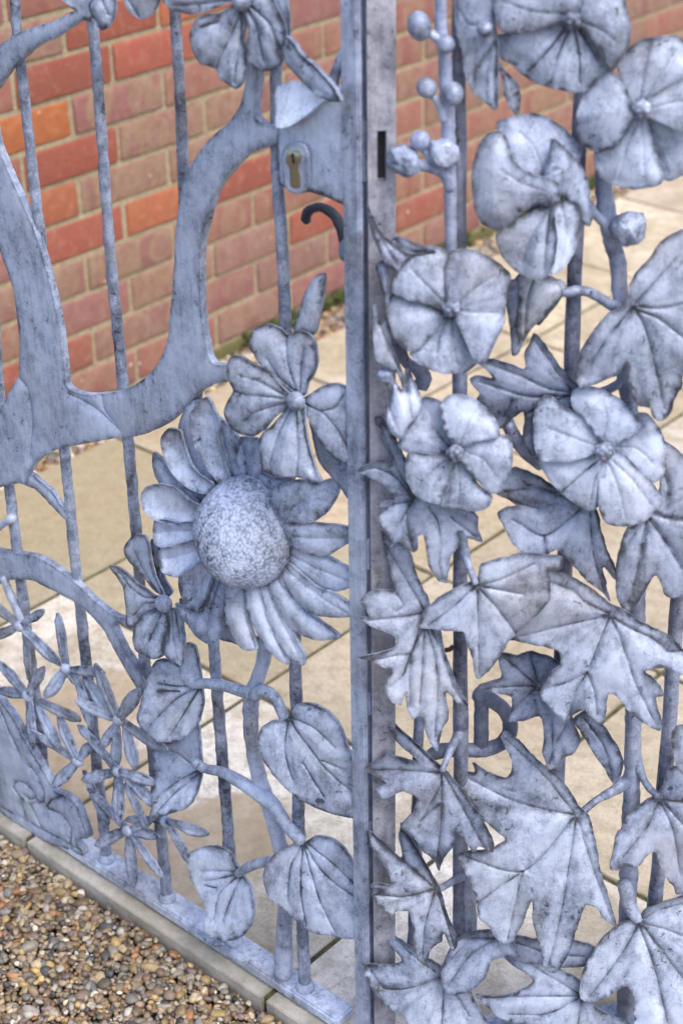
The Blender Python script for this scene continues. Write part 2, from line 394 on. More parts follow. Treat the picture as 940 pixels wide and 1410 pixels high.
def dome(name, parent, pl, cpx, rx, ry, w, hgt, face=.6, bumps=0, bh=.001, rings=14, seg=28, color=None, pat=.15, label=None, m=None, back=True, seed=0, dimple=0):
    """Rounded boss; bumps > 0 studs it with small raised seeds."""
    O, Nn = PL[pl]; A = hit([cpx], O+Nn*w, Nn)[0]; tc = CO-A; dist = np.linalg.norm(tc); tc /= dist
    n = Nn*(1-face)+tc*face; n /= np.linalg.norm(n)
    ex = np.cross([0, 0, 1], n); ex /= np.linalg.norm(ex); ey = np.cross(n, ex)
    s = dist/F_PX
    rr = np.linspace(0, 1, rings+1)[1:]; vs2 = [(0, 0)]
    for q in rr: vs2 += [(q*math.cos(math.tau*k/seg), q*math.sin(math.tau*k/seg)) for k in range(seg)]
    Q = np.array(vs2); r = np.linalg.norm(Q, axis=1)
    ang = np.clip(r, 0, 1)*math.pi/2
    D = np.stack([np.where(r > 0, Q[:, 0]/(r+1e-9), 0)*np.sin(ang), np.where(r > 0, Q[:, 1]/(r+1e-9), 0)*np.sin(ang), np.cos(ang)], 1)
    pt = np.full(len(Q), float(pat)); mult = np.ones(len(Q))
    if bumps:
        k = np.arange(bumps)+.5; zz = 1-k/bumps*.98; th = k*2.39996
        Sd = np.stack([np.cos(th)*np.sqrt(1-zz**2), np.sin(th)*np.sqrt(1-zz**2), zz], 1)
        Sd += np.random.default_rng(5).normal(0, .018, Sd.shape)
        dd = np.min(np.linalg.norm(D[:, None]-Sd[None], axis=2), axis=1) if len(D)*bumps < 3e7 else np.concatenate([np.min(np.linalg.norm(D[i:i+800, None]-Sd[None], axis=2), axis=1) for i in range(0, len(D), 800)])
        sp = 1.9/math.sqrt(bumps)
        e = np.clip(1-(dd/(sp*.62))**2, 0, 1)*(.55+.9*np.clip(wob(D[:, :2]*1., 38, 5)*1.2+.4, 0, 1)); pt = pt+.17*np.clip(dd/(sp*.62)-.6, 0, 1)*2
        if dimple: e = e-.9*np.exp(-(dd/(sp*.2))**2); pt = pt+.12*np.exp(-(dd/(sp*.2))**2)
        add = e*bh
    else: add = np.zeros(len(Q))
    add = add+.04*min(rx, ry)*s*wob(D[:, :2]*1., 5, seed+11)
    loc = np.stack([D[:, 0]*(rx*s+add), D[:, 1]*(ry*s+add), D[:, 2]*(hgt+add)], 1)
    vs_ = A+loc[:, :1]*ex+loc[:, 1:2]*ey+loc[:, 2:]*n
    fs = [[0, 1+k, 1+(k+1) % seg] for k in range(seg)]
    for i in range(rings-1):
        for k in range(seg):
            k2 = (k+1) % seg; a = 1+i*seg; b_ = a+seg; fs.append([a+k, b_+k, b_+k2, a+k2])
    vs_ = list(vs_); ci = len(vs_); vs_.append(A-n*.004); a = 1+(rings-1)*seg
    fs += [[a+(k+1) % seg, a+k, ci] for k in range(seg)]
    return put(name, vs_, fs, m or METAL, parent, attr=list(pt)+[.3], color=color, label=label)
def ball(name, parent, pl, cpx, rpx, w, stretch=1., axis=(0, 1), rough=.03, sub=3, color=None, facets=0, pat=.15, label=None):
    SEED[0] += 1
    O, Nn = PL[pl]; A = hit([cpx], O+Nn*w, Nn)[0]; s = np.linalg.norm(A-CO)/F_PX
    bm = bmesh.new(); bmesh.ops.create_icosphere(bm, subdivisions=sub, radius=1)
    D = np.array([v.co[:] for v in bm.verts]); fs = [[v.index for v in f.verts] for f in bm.faces]; bm.free()
    rr = 1+rough*(wob(D[:, :2]*1., 5, SEED[0])+wob(D[:, 1:]*1., 6, SEED[0]+50))
    if facets:
        r = np.random.default_rng(SEED[0]); Pn = r.normal(0, 1, (facets, 3)); Pn /= np.linalg.norm(Pn, axis=1)[:, None]; dd = r.uniform(.66, .92, facets)
        dot = D @ Pn.T; lim = np.where(dot > .05, dd/np.maximum(dot, .05), 9).min(1); rr = np.minimum(rr, lim)*(1+rough*wob(D[:, :2]*1., 14, SEED[0]))
    X = D*rr[:, None]
    ax = CM[:, 0]*axis[0]-CM[:, 1]*axis[1]; ax /= np.linalg.norm(ax)
    X = X+np.outer(X @ ax, ax)*(stretch-1)
    return put(name, A+X*rpx*s, fs, METAL, parent, smooth=not facets, attr=np.full(len(X), pat)+.3*np.clip(1-rr, 0, 1), color=color, label=label)
def box_w(name, parent, m, lo, hi, ax=U, ay=V, org=(0, 0, 0), bev=.001, color=None, label=None):
    """box in (ax, ay, z) coordinates"""
    bm = bmesh.new(); bmesh.ops.create_cube(bm, size=1)
    lo, hi = np.array(lo, float), np.array(hi, float)
    for v in bm.verts:
        c = np.array(v.co[:])+.5; v.co = Vector(lo+(hi-lo)*c)
    if bev: bmesh.ops.bevel(bm, geom=bm.edges[:], offset=bev, segments=2, affect='EDGES')
    bm.verts.index_update()
    P = np.array([v.co[:] for v in bm.verts]); fs = [[v.index for v in f.verts] for f in bm.faces]; bm.free()
    W_ = np.array(org)+P[:, :1]*ax+P[:, 1:2]*ay+np.outer(P[:, 2], [0, 0, 1])
    o = put(name, W_, fs, m, parent, smooth=False, attr=np.full(len(W_), .1), color=color, label=label)
    return o

# ------------------------------------------------------------ ground, paving, wall
def ngrid(name, z, size, m):
    me = bpy.data.meshes.new(name); s = size
    me.from_pydata([(-s, -s, z), (s, -s, z), (s, s, z), (-s, s, z)], [], [(0, 1, 2, 3)]); o = link(name, me, m); o['kind'] = 'structure'; return o
ngrid('ground', -.034, 150, SOIL)
UL = [1.016, 1.450, 1.880, 2.312, 2.745, 3.177, 3.620, 4.052, 4.485]; VL = [-.255, .180, .613, 1.045, 1.479, 1.911, 2.262]
bed = box_w('paving', None, JOINT, (1.022, -.25, -.045), (4.48, 2.258, -.0035), bev=0); bed['kind'] = 'structure'
tones = {(0, 3): (.80, .75, .66), (0, 4): (.72, .66, .56), (1, 4): (.42, .35, .20), (1, 5): (.37, .31, .16), (0, 5): (.42, .36, .22), (1, 3): (.52, .42, .28), (2, 3): (.52, .42, .28), (2, 4): (.58, .44, .26),
         (3, 3): (.86, .80, .70), (0, 2): (.86, .81, .72), (1, 2): (.54, .44, .29), (3, 4): (.60, .48, .31), (4, 4): (.64, .52, .34), (2, 5): (.50, .40, .25), (3, 5): (.56, .46, .32), (4, 5): (.62, .52, .33), (5, 5): (.70, .60, .42), (5, 4): (.68, .58, .42), (6, 5): (.58, .48, .36), (2, 2): (.8, .74, .64)}  # pale stone; the palest also carry sunlight and wet sky sheen in their colour
for i in range(len(UL)-1):
    for j in range(len(VL)-1):
        g = .0042
        dz = rnd.uniform(-.0012, .0012)
        col = tones.get((i, j)) or tuple(np.array((.56, .46, .31))*rnd.uniform(.8, 1.15))
        lum = sum(col)/3; col = tuple((c_*.68+lum*.32)*1.06 for c_ in col)
        o = box_w('slab', bed, SLAB, (UL[i]+(g if i else 0), VL[j]+g, -.03), (UL[i+1]-g, VL[j+1]-g, 0+dz), bev=.0012, color=col)
wall = empty('brick_wall', W3(1.2, WALL_V, 0), 'red and brown brick garden wall behind the gate', 'wall')
WO = np.array(wall.location)
box_w('mortar', wall, MORTAR, (.9, WALL_V+.004, -.06), (5.4, WALL_V+.10, 1.55), bev=0)
def brick_mesh(k):
    bm = bmesh.new(); bmesh.ops.create_cube(bm, size=1); r = random.Random(k)
    for v in bm.verts:
        v.co = Vector((v.co.x*(.2155+r.uniform(-.002, .002)), v.co.y*.1, v.co.z*(.0655+r.uniform(-.0015, .0015))))+Vector((0, r.uniform(-.0012, .0012), 0))
    bmesh.ops.bevel(bm, geom=bm.edges[:], offset=.0045, segments=2, affect='EDGES', profile=.6)
    me = bpy.data.meshes.new('brick'); bm.to_mesh(me); bm.free(); me.materials.append(BRICK)
    me.polygons.foreach_set('use_smooth', [True]*len(me.polygons)); return me
bms = [brick_mesh(k) for k in range(8)]
ORANGE, RED, SALMON, PINK, BROWN = (.40, .12, .05), (.33, .085, .05), (.34, .135, .10), (.295, .13, .12), (.255, .15, .12)
fix = {(10, 1): (ORANGE, 1), (10, 2): (ORANGE, .9), (9, 1): (RED, .95), (9, 2): (ORANGE, .95), (9, 0): (BROWN, .2), (8, 1): (RED, .9), (8, 0): (RED, .9), (8, 2): (BROWN, .1), (7, 0): ((.50, .155, .045), 1), (7, 1): (PINK, .1),
       (6, 0): (RED, 1), (6, 1): (BROWN, .05), (6, 2): (BROWN, .1), (5, 0): (ORANGE, .95), (5, 1): (BROWN, .1), (5, 2): (BROWN, .2), (4, 0): (RED, .9), (4, 1): (ORANGE, .9), (4, 2): (RED, .9), (3, 1): (BROWN, .05), (3, 0): (BROWN, .1), (2, 1): (BROWN, .1), (1, 0): (RED, .7), (1, 1): (BROWN, .3), (0, 1): (SALMON, .5), (2, 3): (RED, .8), (8, 4): (RED, .8), (5, 3): (SALMON, .6)}
WA = math.atan2(U[1], U[0]); far = []
for k in range(-1, 20):
    off = 1.705 if k % 2 else 1.809-.225*(0)
    z = .033+.075*k+.0325+.0025-.003
    i0 = -4
    for i in range(-4, 16):
        u0 = off+.225*(i)
        if u0 < .95 or u0 > 5.1: continue
        cu = u0+.1125
        c, a = fix.get((k, i)) or (rnd.choice([SALMON, SALMON, PINK, BROWN, RED, PINK]), rnd.choice([.1, .25, .4, .7]))
        c = tuple(np.array(c)*rnd.uniform(.74, 1.02))
        if k < 14 and 1.45 < u0 < 4.25:
            o = bpy.data.objects.new('brick', rnd.choice(bms)); COL.objects.link(o); o.parent = wall
            o.location = Vector(W3(cu, WALL_V+.05+rnd.uniform(-.0015, .0015), z)-WO); o.rotation_euler = (rnd.uniform(-.006, .006), 0, WA+math.pi*rnd.choice([0, 0]))
            o.color = (*c, a)
        else: far.append((cu, z))
bm = bmesh.new()
for cu, z in far:
    r = bmesh.ops.create_cube(bm, size=1)['verts']
    M_ = Matrix.Translation(Vector(W3(cu, WALL_V+.05, z)-WO)) @ Matrix.Rotation(WA, 4, 'Z') @ Matrix.Diagonal((.2155, .1, .0655, 1))
    bmesh.ops.transform(bm, matrix=M_, verts=r)
me = bpy.data.meshes.new('brick'); bm.to_mesh(me); bm.free(); me.materials.append(BRICK)
o = bpy.data.objects.new('far_brickwork', me); COL.objects.link(o); o.parent = wall; o.color = (.38, .16, .1, .3); o['kind'] = 'stuff'
# footing brick course (half buried) and moss along the base
def lumps(name, n, gen, rgen, m, cols=None, sub=1, kind='stuff', squash=(.55, .85)):
    bm = bmesh.new(); bmesh.ops.create_icosphere(bm, subdivisions=sub, radius=1)
    D = np.array([v.co[:] for v in bm.verts]); Fc = np.array([[v.index for v in f.verts] for f in bm.faces]); bm.free()
    nv = len(D); C = gen(n); n = len(C); r = rgen(n)
    sc_ = np.stack([r*rng.uniform(.8, 1.45, n), r*rng.uniform(.7, 1.05, n), r*rng.uniform(*squash, n)], 1)
    A_ = rng.uniform(0, math.tau, n); X = D[None]*(1+.0*A_[:, None, None])
    ph = rng.uniform(0, 6.28, (n, 4, 1)); K = rng.normal(0, 2.1, (n, 4, 3))
    PN = rng.normal(0, 1, (n, 7, 3)); PN /= np.linalg.norm(PN, axis=2)[..., None]; PD = rng.uniform(.55, .88, (n, 7))
    dt = np.einsum('nkj,vj->nkv', PN, D); lim = np.where(dt > .08, PD[..., None]/np.maximum(dt, .08), 9.).min(1); lim = np.minimum(lim, 1.)
    nz = np.sin(np.einsum('nkj,vj->nkv', K, D)+ph).sum(1)*.06
    X = D[None]*((1+nz)*lim)[..., None]*sc_[:, None]*1.12
    tl = rng.normal(0, .35, n); ct, st = np.cos(tl)[:, None], np.sin(tl)[:, None]
    y, z = X[..., 1]*ct-X[..., 2]*st, X[..., 1]*st+X[..., 2]*ct
    ca, sa = np.cos(A_)[:, None], np.sin(A_)[:, None]
    x2, y2 = X[..., 0]*ca-y*sa, X[..., 0]*sa+y*ca
    Vv = np.stack([x2, y2, z], -1)+C[:, None]
    FF = (Fc[None]+(np.arange(n)*nv)[:, None, None]).reshape(-1, 3)
    me = bpy.data.meshes.new(name); me.vertices.add(n*nv); me.vertices.foreach_set('co', Vv.reshape(-1).astype(np.float32))
    me.loops.add(len(FF)*3); me.loops.foreach_set('vertex_index', FF.reshape(-1).astype(np.int32))
    me.polygons.add(len(FF)); me.polygons.foreach_set('loop_start', (np.arange(len(FF))*3).astype(np.int32)); 
    me.update(calc_edges=True); me.polygons.foreach_set('use_smooth', np.ones(len(FF), bool))
    if cols is not None:
        a = me.color_attributes.new('tint', 'FLOAT_COLOR', 'POINT'); cc = np.repeat(cols(n), nv, 0); a.data.foreach_set('color', np.concatenate([cc, np.ones((len(cc), 1))], 1).reshape(-1).astype(np.float32))
    me.materials.append(m); o = bpy.data.objects.new(name, me); COL.objects.link(o)
    if kind: o['kind'] = kind
    return o
PAL = np.array([(.50, .38, .20), (.42, .28, .12), (.60, .50, .33), (.70, .63, .50), (.26, .16, .08), (.18, .14, .10), (.07, .07, .075), (.42, .19, .06), (.33, .29, .23), (.24, .23, .21), (.55, .36, .11), (.38, .26, .16), (.30, .21, .13), (.48, .43, .36), (.29, .20, .18)])
PW = np.array([12, 12, 10, 5, 10, 9, 6, 6, 10, 8, 6, 12, 12, 6, 5], float); PW /= PW.sum()
def pcol(n):
    q = PAL[rng.choice(len(PAL), n, p=PW)]; q = q*.82+q.mean(1, keepdims=True)*.18
    return q*rng.uniform(.5, 1.15, (n, 1))
def field(u0, u1, v0, v1, sp, z0, zj):
    def g(n):
        us = np.arange(u0, u1, sp); vs2 = np.arange(v0, v1, sp*.9)
        Gm = np.array([(a+(sp/2 if k % 2 else 0), b) for k, b in enumerate(vs2) for a in us])+rng.normal(0, sp*.28, (len(us)*len(vs2), 2))
        Gm = Gm[Gm[:, 0] < u1]
        return Gm[:, :1]*U+Gm[:, 1:]*V+np.stack([0*Gm[:, 0], 0*Gm[:, 0], z0+rng.uniform(-zj, zj, len(Gm))], 1)
    return g
def cat_gen(*gs):
    return lambda n: np.concatenate([g(n) for g in gs])
gv = lumps('gravel', 0, cat_gen(field(.72, 1.011, .86, 1.62, .0072, -.0205, .0030), field(.70, 1.010, .86, 1.66, .0082, -.0145, .0035), field(.35, .71, .4, 1.9, .0125, -.017, .004), field(.71, 1.008, 1.66, 2.3, .0115, -.016, .004), field(.71, 1.008, .2, .86, .0115, -.016, .004)),
           lambda n: np.minimum(rng.gamma(3.6, .00082, n)+.0013, .0085), PEBBLE, pcol, sub=2)
gs = lumps('gravel_strip', 0, cat_gen(field(1.3, 4.4, 2.268, 2.352, .0105, -.012, .003), field(1.3, 4.4, 2.266, 2.353, .0125, -.004, .003)), lambda n: rng.gamma(9, .0006, n)+.002, PEBBLE, lambda n: pcol(n)*1.15, sub=2)
ms = lumps('moss', 0, lambda n: (lambda q: q)(np.array([W3(u, WALL_V-.001+rng.uniform(-.012, .003), rng.uniform(.004, .030)) for u in np.arange(1.5, 4.3, .0016) if math.sin(u*5.3)+math.sin(u*13.1+1)+math.sin(u*2.1) > -.6+rng.normal(0, .4)])), lambda n: rng.uniform(.004, .011, n), MOSS, sub=1)
ms.parent = wall; ms.location = -Vector(wall.location)
# a few bigger stones lying on the gravel
# ------------------------------------------------------------ left gate (closed leaf)
LG = empty('garden_gate', W3(1.048, .95, 0), 'blue grey metal gate leaf with a big sunflower, lock and spreading tree trunk', 'gate', 'cast flower gate leaves')
L = dict(parent=LG, pl='L')
def S(name, outline, **k): return sheet(name, LG, 'L', outline, **k)
def Tb(name, line, r, **k): return tube(name, LG, 'L', line, r, **k)
box_w('bottom_rail', LG, METAL, (1.0325, .945, .004), (1.0650, 2.05, .0185), bev=.0025, color=(1.35, 1.32, 1.25))  # whole rail tinted paler: light falling on its top is put into the colour
def foot(x, y): return hit([(x, y)], OL, NL)[0]
vst = float(hit([(489, 700)], W3(1.031, 0, 0), NL)[0] @ V)
# meeting stile: flat front bar, grooved edge
box_w('stile', LG, METAL, (1.0300, vst-.0095, .0), (1.0360, vst+.0095, 1.40), bev=.0015)
box_w('stile_rebate', LG, METAL, (1.0362, vst-.0072, .0), (1.0405, vst+.008, 1.40), bev=.001, color=(.7, .72, .78))
box_w('stile_back', LG, METAL, (1.0408, vst-.0090, .0), (1.0470, vst+.0095, 1.40), bev=.0015, color=(.85, .86, .9))
for z0, z1 in ((.30, .335), (.64, .675), (1.02, 1.075), (.47, .50)):
    box_w('edge_plate', LG, METAL, (1.0358, vst-.0107, z0), (1.0465, vst-.0071, z1), bev=.0015, color=(.95, .95, .97))
bars = ['-35,-60 -14,200 -2,500 14,672 25,760 36,854 54,991 68,1130', '16,-60 24,45 33,120 46,240 60,352 89,617 105,780 121,929 140,1110 148,1187',
        '122,-60 129,37 140,180 152,352 170,532 188,735 200,924 216,1090 231,1241', '236,-60 241,20 250,175 253,270 271,552 293,870 299,954 307,1054 316,1171 323,1300',
        '380,-60 380,60 382,250 388,325 394,452 400,700 406,879 411,1118 417,1293 420,1360', '-150,-60 -110,300 -60,700 -5,1120']
for k, b in enumerate(bars):
    P = pts('P '+b); T0 = hit([P[-1]], OL, NL)[0]
    q = catmull(P, False, 6); C = hit(q, OL, NL); d = np.array(C); f = T0.copy()
    d[:, :2] = d[:, :2]
    # keep it standing plumb: blend lateral wander down to what a hammered rod has
    base_v = T0 @ V; lat = C @ V; lat = base_v+(lat-base_v)*.9; C = OL @ U*U+lat[:, None]*V+np.outer(C[:, 2], [0, 0, 1])
    C[-1] = [*C[-1][:2], .012]
    tube('bar', LG, 'L', None, [.0050, .0060, .0073], world=C, seg=10, wobble=.06, pat=.34)
    Bq = C[-1].copy(); tube('bar_collar', LG, 'L', None, [.0085, .0115], world=[Bq+[0, 0, .016], Bq+[0, 0, .010], Bq+[0, 0, .0065]], seg=12, wobble=.04)
for vq in (1.72, 1.84, 1.96):
    tube('bar', LG, 'L', None, [.0073, .0050], world=[W3(1.048, vq, z) for z in np.linspace(.012, 1.40, 30)], seg=10, wobble=.07, pat=.22)
box_w('hinge_stile', LG, METAL, (1.030, 2.052, 0), (1.064, 2.085, 1.40), bev=.002)

flat = dict(face=0., bulge=.0016, rim=.0004, th=.008, res=4.5, wav=.0006, edge=.35, R=.008, rough_edge=.35)
S('trunk', 'a1 -160,440 -60,560 0,800 30,880 70,980 120,1080 170,1200 210,1300 240,1400 a2 270,90 300,210 325,330 345,440 355,540 365,650 372,710 390,738 440,757 520,765 600,757 650,745 710,728 780,690 840,640 890,570 925,480 940,420 b2 5,320 20,180 25,80 28,0 b1 40,1250 50,1150 60,1080 85,980 130,890 200,790 260,730 330,670 380,600 405,540 415,480 425,400 430,330 450,300 485,330 485,480 475,560 478,640 500,668 540,685 580,690 700,625 800,530 860,560 800,622 700,710 600,775 550,805 480,825 430,850 370,910 310,980 260,1050 230,1130 205,1210 185,1290 170,1408 b2 168,100 172,200 180,330 190,420 205,500 222,565 242,592 300,600 330,600 330,690 310,690 250,705 190,735 150,765 100,830 60,860 0,915 a2 880,950 820,975 740,995 680,1000 600,1010 500,1028 430,1040 370,1050 300,1075 240,1105 200,1140 165,1190 158,1225 150,1255 100,1250 50,1260 0,1275 -120,1270 -240,1100 -120,1000 -20,890 0,860 30,810 60,750 85,700 105,660 115,600 118,500 112,400 100,300 80,180 50,80 20,0 a1 0,1340 -60,1180 -240,700',
  w=.007, veins='a2 60,640 150,720 180,900 170,1100;a1 680,900 690,905;a2 380,760 500,820 600,900 660,960;a2 560,770 580,850 640,930;a1 1000,700 1010,705', vs=.45, **flat)
S('branch', 'a1 -160,330 0,245 70,200 130,170 200,145 300,115 400,65 470,40 520,60 470,95 400,145 300,210 240,235 160,285 100,340 50,390 15,440 -20,490 -160,640', w=.008, **flat)
S('arched_branch', 'a3 -160,190 0,215 60,225 130,235 200,250 270,285 340,335 400,375 460,430 520,490 600,555 640,580 690,590 740,600 740,650 700,640 640,606 626,622 650,680 700,780 760,870 800,940 820,1000 790,1020 740,950 680,850 620,740 570,650 500,570 440,515 380,480 320,450 250,415 180,380 120,375 60,378 30,388 0,405 -160,400', w=.007, **flat)
S('twig', 'a2 158,1195 220,1240 290,1300 330,1360 360,1400 a3 382,25 372,45 345,22 a2 310,1400 250,1335 190,1280 130,1250', w=.005, face=0, bulge=.003, th=.005, res=3.5)
Tb('twig', 'a3 -40,110 20,70 50,50 72,35', [.006, .0045, .004, .006], w=.012)
Tb('twig', 'a3 20,360 50,440 90,530 120,610', .0048, w=.008)
S('mushroom_panel', 'a3 -160,760 0,1010 30,1060 90,1150 140,1240 200,1340 240,1408 a4 280,80 310,130 345,152 390,165 430,200 455,260 480,330 490,390 455,388 430,402 440,440 465,484 400,460 200,372 0,230 -200,100', w=.014, veins='a4 125,165 100,130 82,108 90,82 120,80 165,105 200,140 210,165 175,170 145,148;a4 125,165 150,270 170,310;a4 178,195 205,260 240,330;a4 185,0 225,70 250,140 250,185 190,195;a4 262,215 290,180 350,158;a4 275,228 330,250 370,290 395,340 400,440;a4 0,205 150,290 300,370 450,455;a4 140,170 150,200;a3 0,1060 60,1200 120,1330', vs=1.1, face=0, bulge=.003, th=.010, res=3.4, R=.012, vw=.0016)

# lock
S('lock_case', 'b1 590,690 620,560 700,520 860,520 960,520 985,800 985,1130 860,1087 760,1058 690,1068 640,1035 600,1015 588,900', w=.016, face=0, bulge=.001, rim=.0003, th=.034, res=5, R=.004, wav=.0005, edge=.9, rough_edge=.2, color=(1.1, 1.1, 1.1))
S('lock_cover', 'b1 582,700 580,600 579,490 600,468 640,452 685,443 740,466 812,512 852,545 800,590 740,640 680,682 620,706', w=.026, face=0, tilt=(0, 22), bulge=.0003, rim=.0003, th=.003, color=(1.45, 1.42, 1.35), wav=.0003, rough_edge=.1, edge=.2)  # extra-pale tint puts the light on its upper face into the colour
esc = S('escutcheon', 'b1 690,784 735,800 757,850 760,930 757,1010 740,1052 700,1068 660,1055 630,1015 618,930 616,850 640,800', w=.021, face=0, bulge=.0012, rim=.0012, th=.004, res=2.6, R=.003, edge=.35, rough_edge=.1)
cyl = S('lock_cylinder', 'b1 676,825 705,832 722,858 723,890 712,915 714,960 712,1020 705,1036 680,1036 660,1025 655,980 652,925 638,900 634,870 645,838', w=.0225, face=0, bulge=.0006, rim=0, th=.006, res=2.5, R=.003, edge=0, wav=0, rough_edge=.05, m=BRASS)
core = S('lock_core', 'b1 670,832 695,838 708,860 705,888 690,907 668,910 648,900 638,876 642,850 653,836', w=.0265, face=0, bulge=.0014, rim=0, th=.005, res=2, R=.004, wav=0, edge=0, rough_edge=.03, m=BRASS)
key = S('keyway', 'b1 662,845 672,845 674,868 680,900 672,903 667,872', w=.0285, face=0, bulge=0, rim=0, th=.0006, res=1.4, wav=0, edge=0, rough_edge=0, m=DARKHOLE)
for ch in (cyl, core): ch.parent = esc
key.parent = core if False else esc
S('blade_leaf', 'b1 625,200 670,222 720,290 780,350 840,410 890,465 930,520 945,556 880,556 800,522 740,462 680,392 632,335 612,270', w=.030, face=.2, bulge=.0015, base='b1 940,550', tilt=(-10, 0))
Tb('twig', 'P 478,60 470,80 461,103 457,120', [.005, .006, .007], w=.012)
hd = Tb('gate_handle', 'P 421,303 422,296 427,289 439,285 452,290 463,300 470,315 475,332 477,348', [.0062, .0055, .0056, .0062, .0066, .007, .007], w=-.035, color=(.13, .135, .15))
x = ball('handle_tip', LG, 'L', (421.5, 303), 6, -.035, color=(.15, .155, .17)); x.parent = hd
x = ball('handle_boss', LG, 'L', (476, 345), 11, -.028, stretch=1.5, facets=9, rough=.05, color=(.5, .53, .6)); x.parent = hd
S('finger_leaf', 'b2 685,440 690,370 715,290 740,210 780,132 818,98 842,100 850,135 838,240 820,320 795,430', w=.012, face=.3, bulge=.007, R=.012, edge=.4)

# four-petalled flower above the sunflower
def flower(parent, pl, name, centre, r, w, petals, hgt=.008, face=.5, back=0, bumps=0, color=None, pcol=None, stretch=1, label=None, **kw):
    c = dome(name, parent, pl, centre, r, r*stretch, w, hgt, face=face, bumps=bumps, bh=.0012, color=color, pat=.3, rings=10, seg=20, label=label)
    for q in petals:
        d = dict(kw); d['face'] = face; d['anchor'] = centre; d.update(q[1]); o = sheet('petal', parent, pl, q[0], **d); o.parent = c
        g_ = rnd.uniform(.82, 1.0); o.color = tuple(x_*g_ for x_ in o.color[:3])+(1,)
    if back:
        wmin = min(q[1].get('w', w) for q in petals)
        P = [(centre[0]+back*math.cos(a)*(1+.06*math.sin(5*a)), centre[1]+back*math.sin(a)*(1+.06*math.sin(5*a))) for a in np.linspace(0, math.tau, 25)[:-1]]
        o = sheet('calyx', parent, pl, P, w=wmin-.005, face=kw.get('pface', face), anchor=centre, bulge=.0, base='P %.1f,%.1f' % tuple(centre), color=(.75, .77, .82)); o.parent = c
    return c
fk = dict(face=.45, streak=.18, edge=.7, curl=.002, bulge=.0045, R=.02, rim=.0012, vs=.8, th=.004)
flower(LG, 'L', 'flower', (407.5, 552), 14, .040, [
 ('b2 690,765 640,718 590,680 540,640 492,580 470,540 450,500 455,440 472,402 520,375 570,375 620,395 650,430 672,425 700,410 740,405 780,420 810,460 820,530 812,610 790,660 760,705 740,765', dict(w=.034, veins='b2 700,760 670,650 650,560 645,440;b2 690,745 600,670 540,570;b2 715,740 725,620 750,500', base='b2 700,780', droop=-.006)),
 ('b2 665,775 620,722 560,660 500,625 430,590 370,555 335,552 308,585 310,650 325,700 345,745 315,800 295,860 310,920 350,970 400,990 460,995 520,960 550,920 600,870 665,830', dict(w=.036, veins='b2 665,790 560,775 430,765 355,750;b2 660,805 540,835 450,870 410,915;b2 650,780 540,720 470,685 380,660', base='b2 690,800', droop=.004)),
 ('b2 650,825 600,890 550,940 510,970 480,1020 485,1100 498,1190 560,1215 640,1232 690,1225 760,1245 815,1252 790,1180 765,1090 745,1000 735,920 735,825', dict(w=.036, veins='b2 695,830 700,980 703,1100 690,1200;b2 715,830 740,1000 770,1150;b2 670,830 590,1000 540,1150', base='b2 690,800', droop=.006)),
 ('P 415,552 432,539 449,529 466,528 480,537 488,556 488,600 482,634 473,638 460,634 445,617 432,590 422,570', dict(w=.030, veins='P 420,556 445,568 462,590 477,622;P 440,566 462,560 472,545', base='P 408,552', droop=.008))], **fk)
S('leaf', 'P 424,560 432,605 440,635 455,656 470,672 492,700 492,640 470,630 450,605 438,570', w=.006, face=.2, color=(.8, .82, .86))
S('leaf', 'b3 285,620 340,638 420,690 560,700 640,740 645,768 500,766 420,750 340,722 272,702', w=.004, face=0, bulge=.003, color=(.6, .6, .62))

# sunflower
sun_pet = ['200,440 230,355 262,338 285,370 275,470 305,560 350,640 320,665 270,625 215,525', '110,600 115,540 140,575 180,640 240,685 300,700 290,755 230,752 180,722 135,672',
 '435,485 520,495 540,560 520,640 460,650 430,585', '350,480 362,400 400,425 440,480 432,560 455,640 400,655 370,575',
 '190,1150 230,1170 280,1180 330,1080 345,1030 392,1060 387,1150 375,1230 350,1290 310,1303 270,1282 235,1232 210,1192',
 '320,1000 347,1035 342,1090 312,1140 280,1172 258,1162 295,1100', '520,660 525,618 580,638 640,650 640,700 600,740 540,705',
 '258,385 285,350 318,320 345,365 364,410 355,470 366,540 387,620 402,655 370,660 330,612 290,552 262,470',
 '130,540 125,490 155,451 195,460 207,500 232,570 272,620 325,655 325,690 290,697 230,672 170,622',
 '60,710 75,680 120,668 180,680 240,730 290,765 285,815 200,826 140,816 85,782 62,740', '92,870 100,818 130,810 200,822 275,820 275,885 200,906 130,920 100,900',
 '130,970 132,930 200,910 285,890 305,960 250,1002 200,1031 150,1012', '200,1060 210,1020 260,988 310,960 335,1000 322,1060 300,1120 268,1166 230,1152 205,1112',
 '385,1130 398,1060 450,1070 467,1120 477,1190 502,1280 516,1332 470,1326 430,1282 400,1212', '468,1110 478,1070 522,1070 542,1150 572,1230 602,1310 633,1397 590,1372 540,1312 500,1232 474,1162',
 '522,1080 582,1065 602,1140 642,1220 682,1310 709,1350 706,1392 660,1362 600,1292 560,1212 530,1142', '575,1060 630,1030 652,1110 702,1170 772,1230 836,1290 780,1299 720,1287 650,1252 610,1182',
 '620,1040 640,985 700,1028 760,1078 840,1108 897,1150 905,1190 860,1197 780,1192 740,1182 690,1142 650,1092',
 '640,960 650,915 730,933 800,958 900,1030 905,1070 840,1097 780,1082 720,1047 660,1002', '625,830 700,820 800,823 905,838 910,880 850,922 790,957 740,947 690,932 640,885',
 '575,700 620,663 680,648 760,658 800,648 842,660 832,710 800,772 740,817 680,822 620,805 590,755']
SC = (336, 732.5)
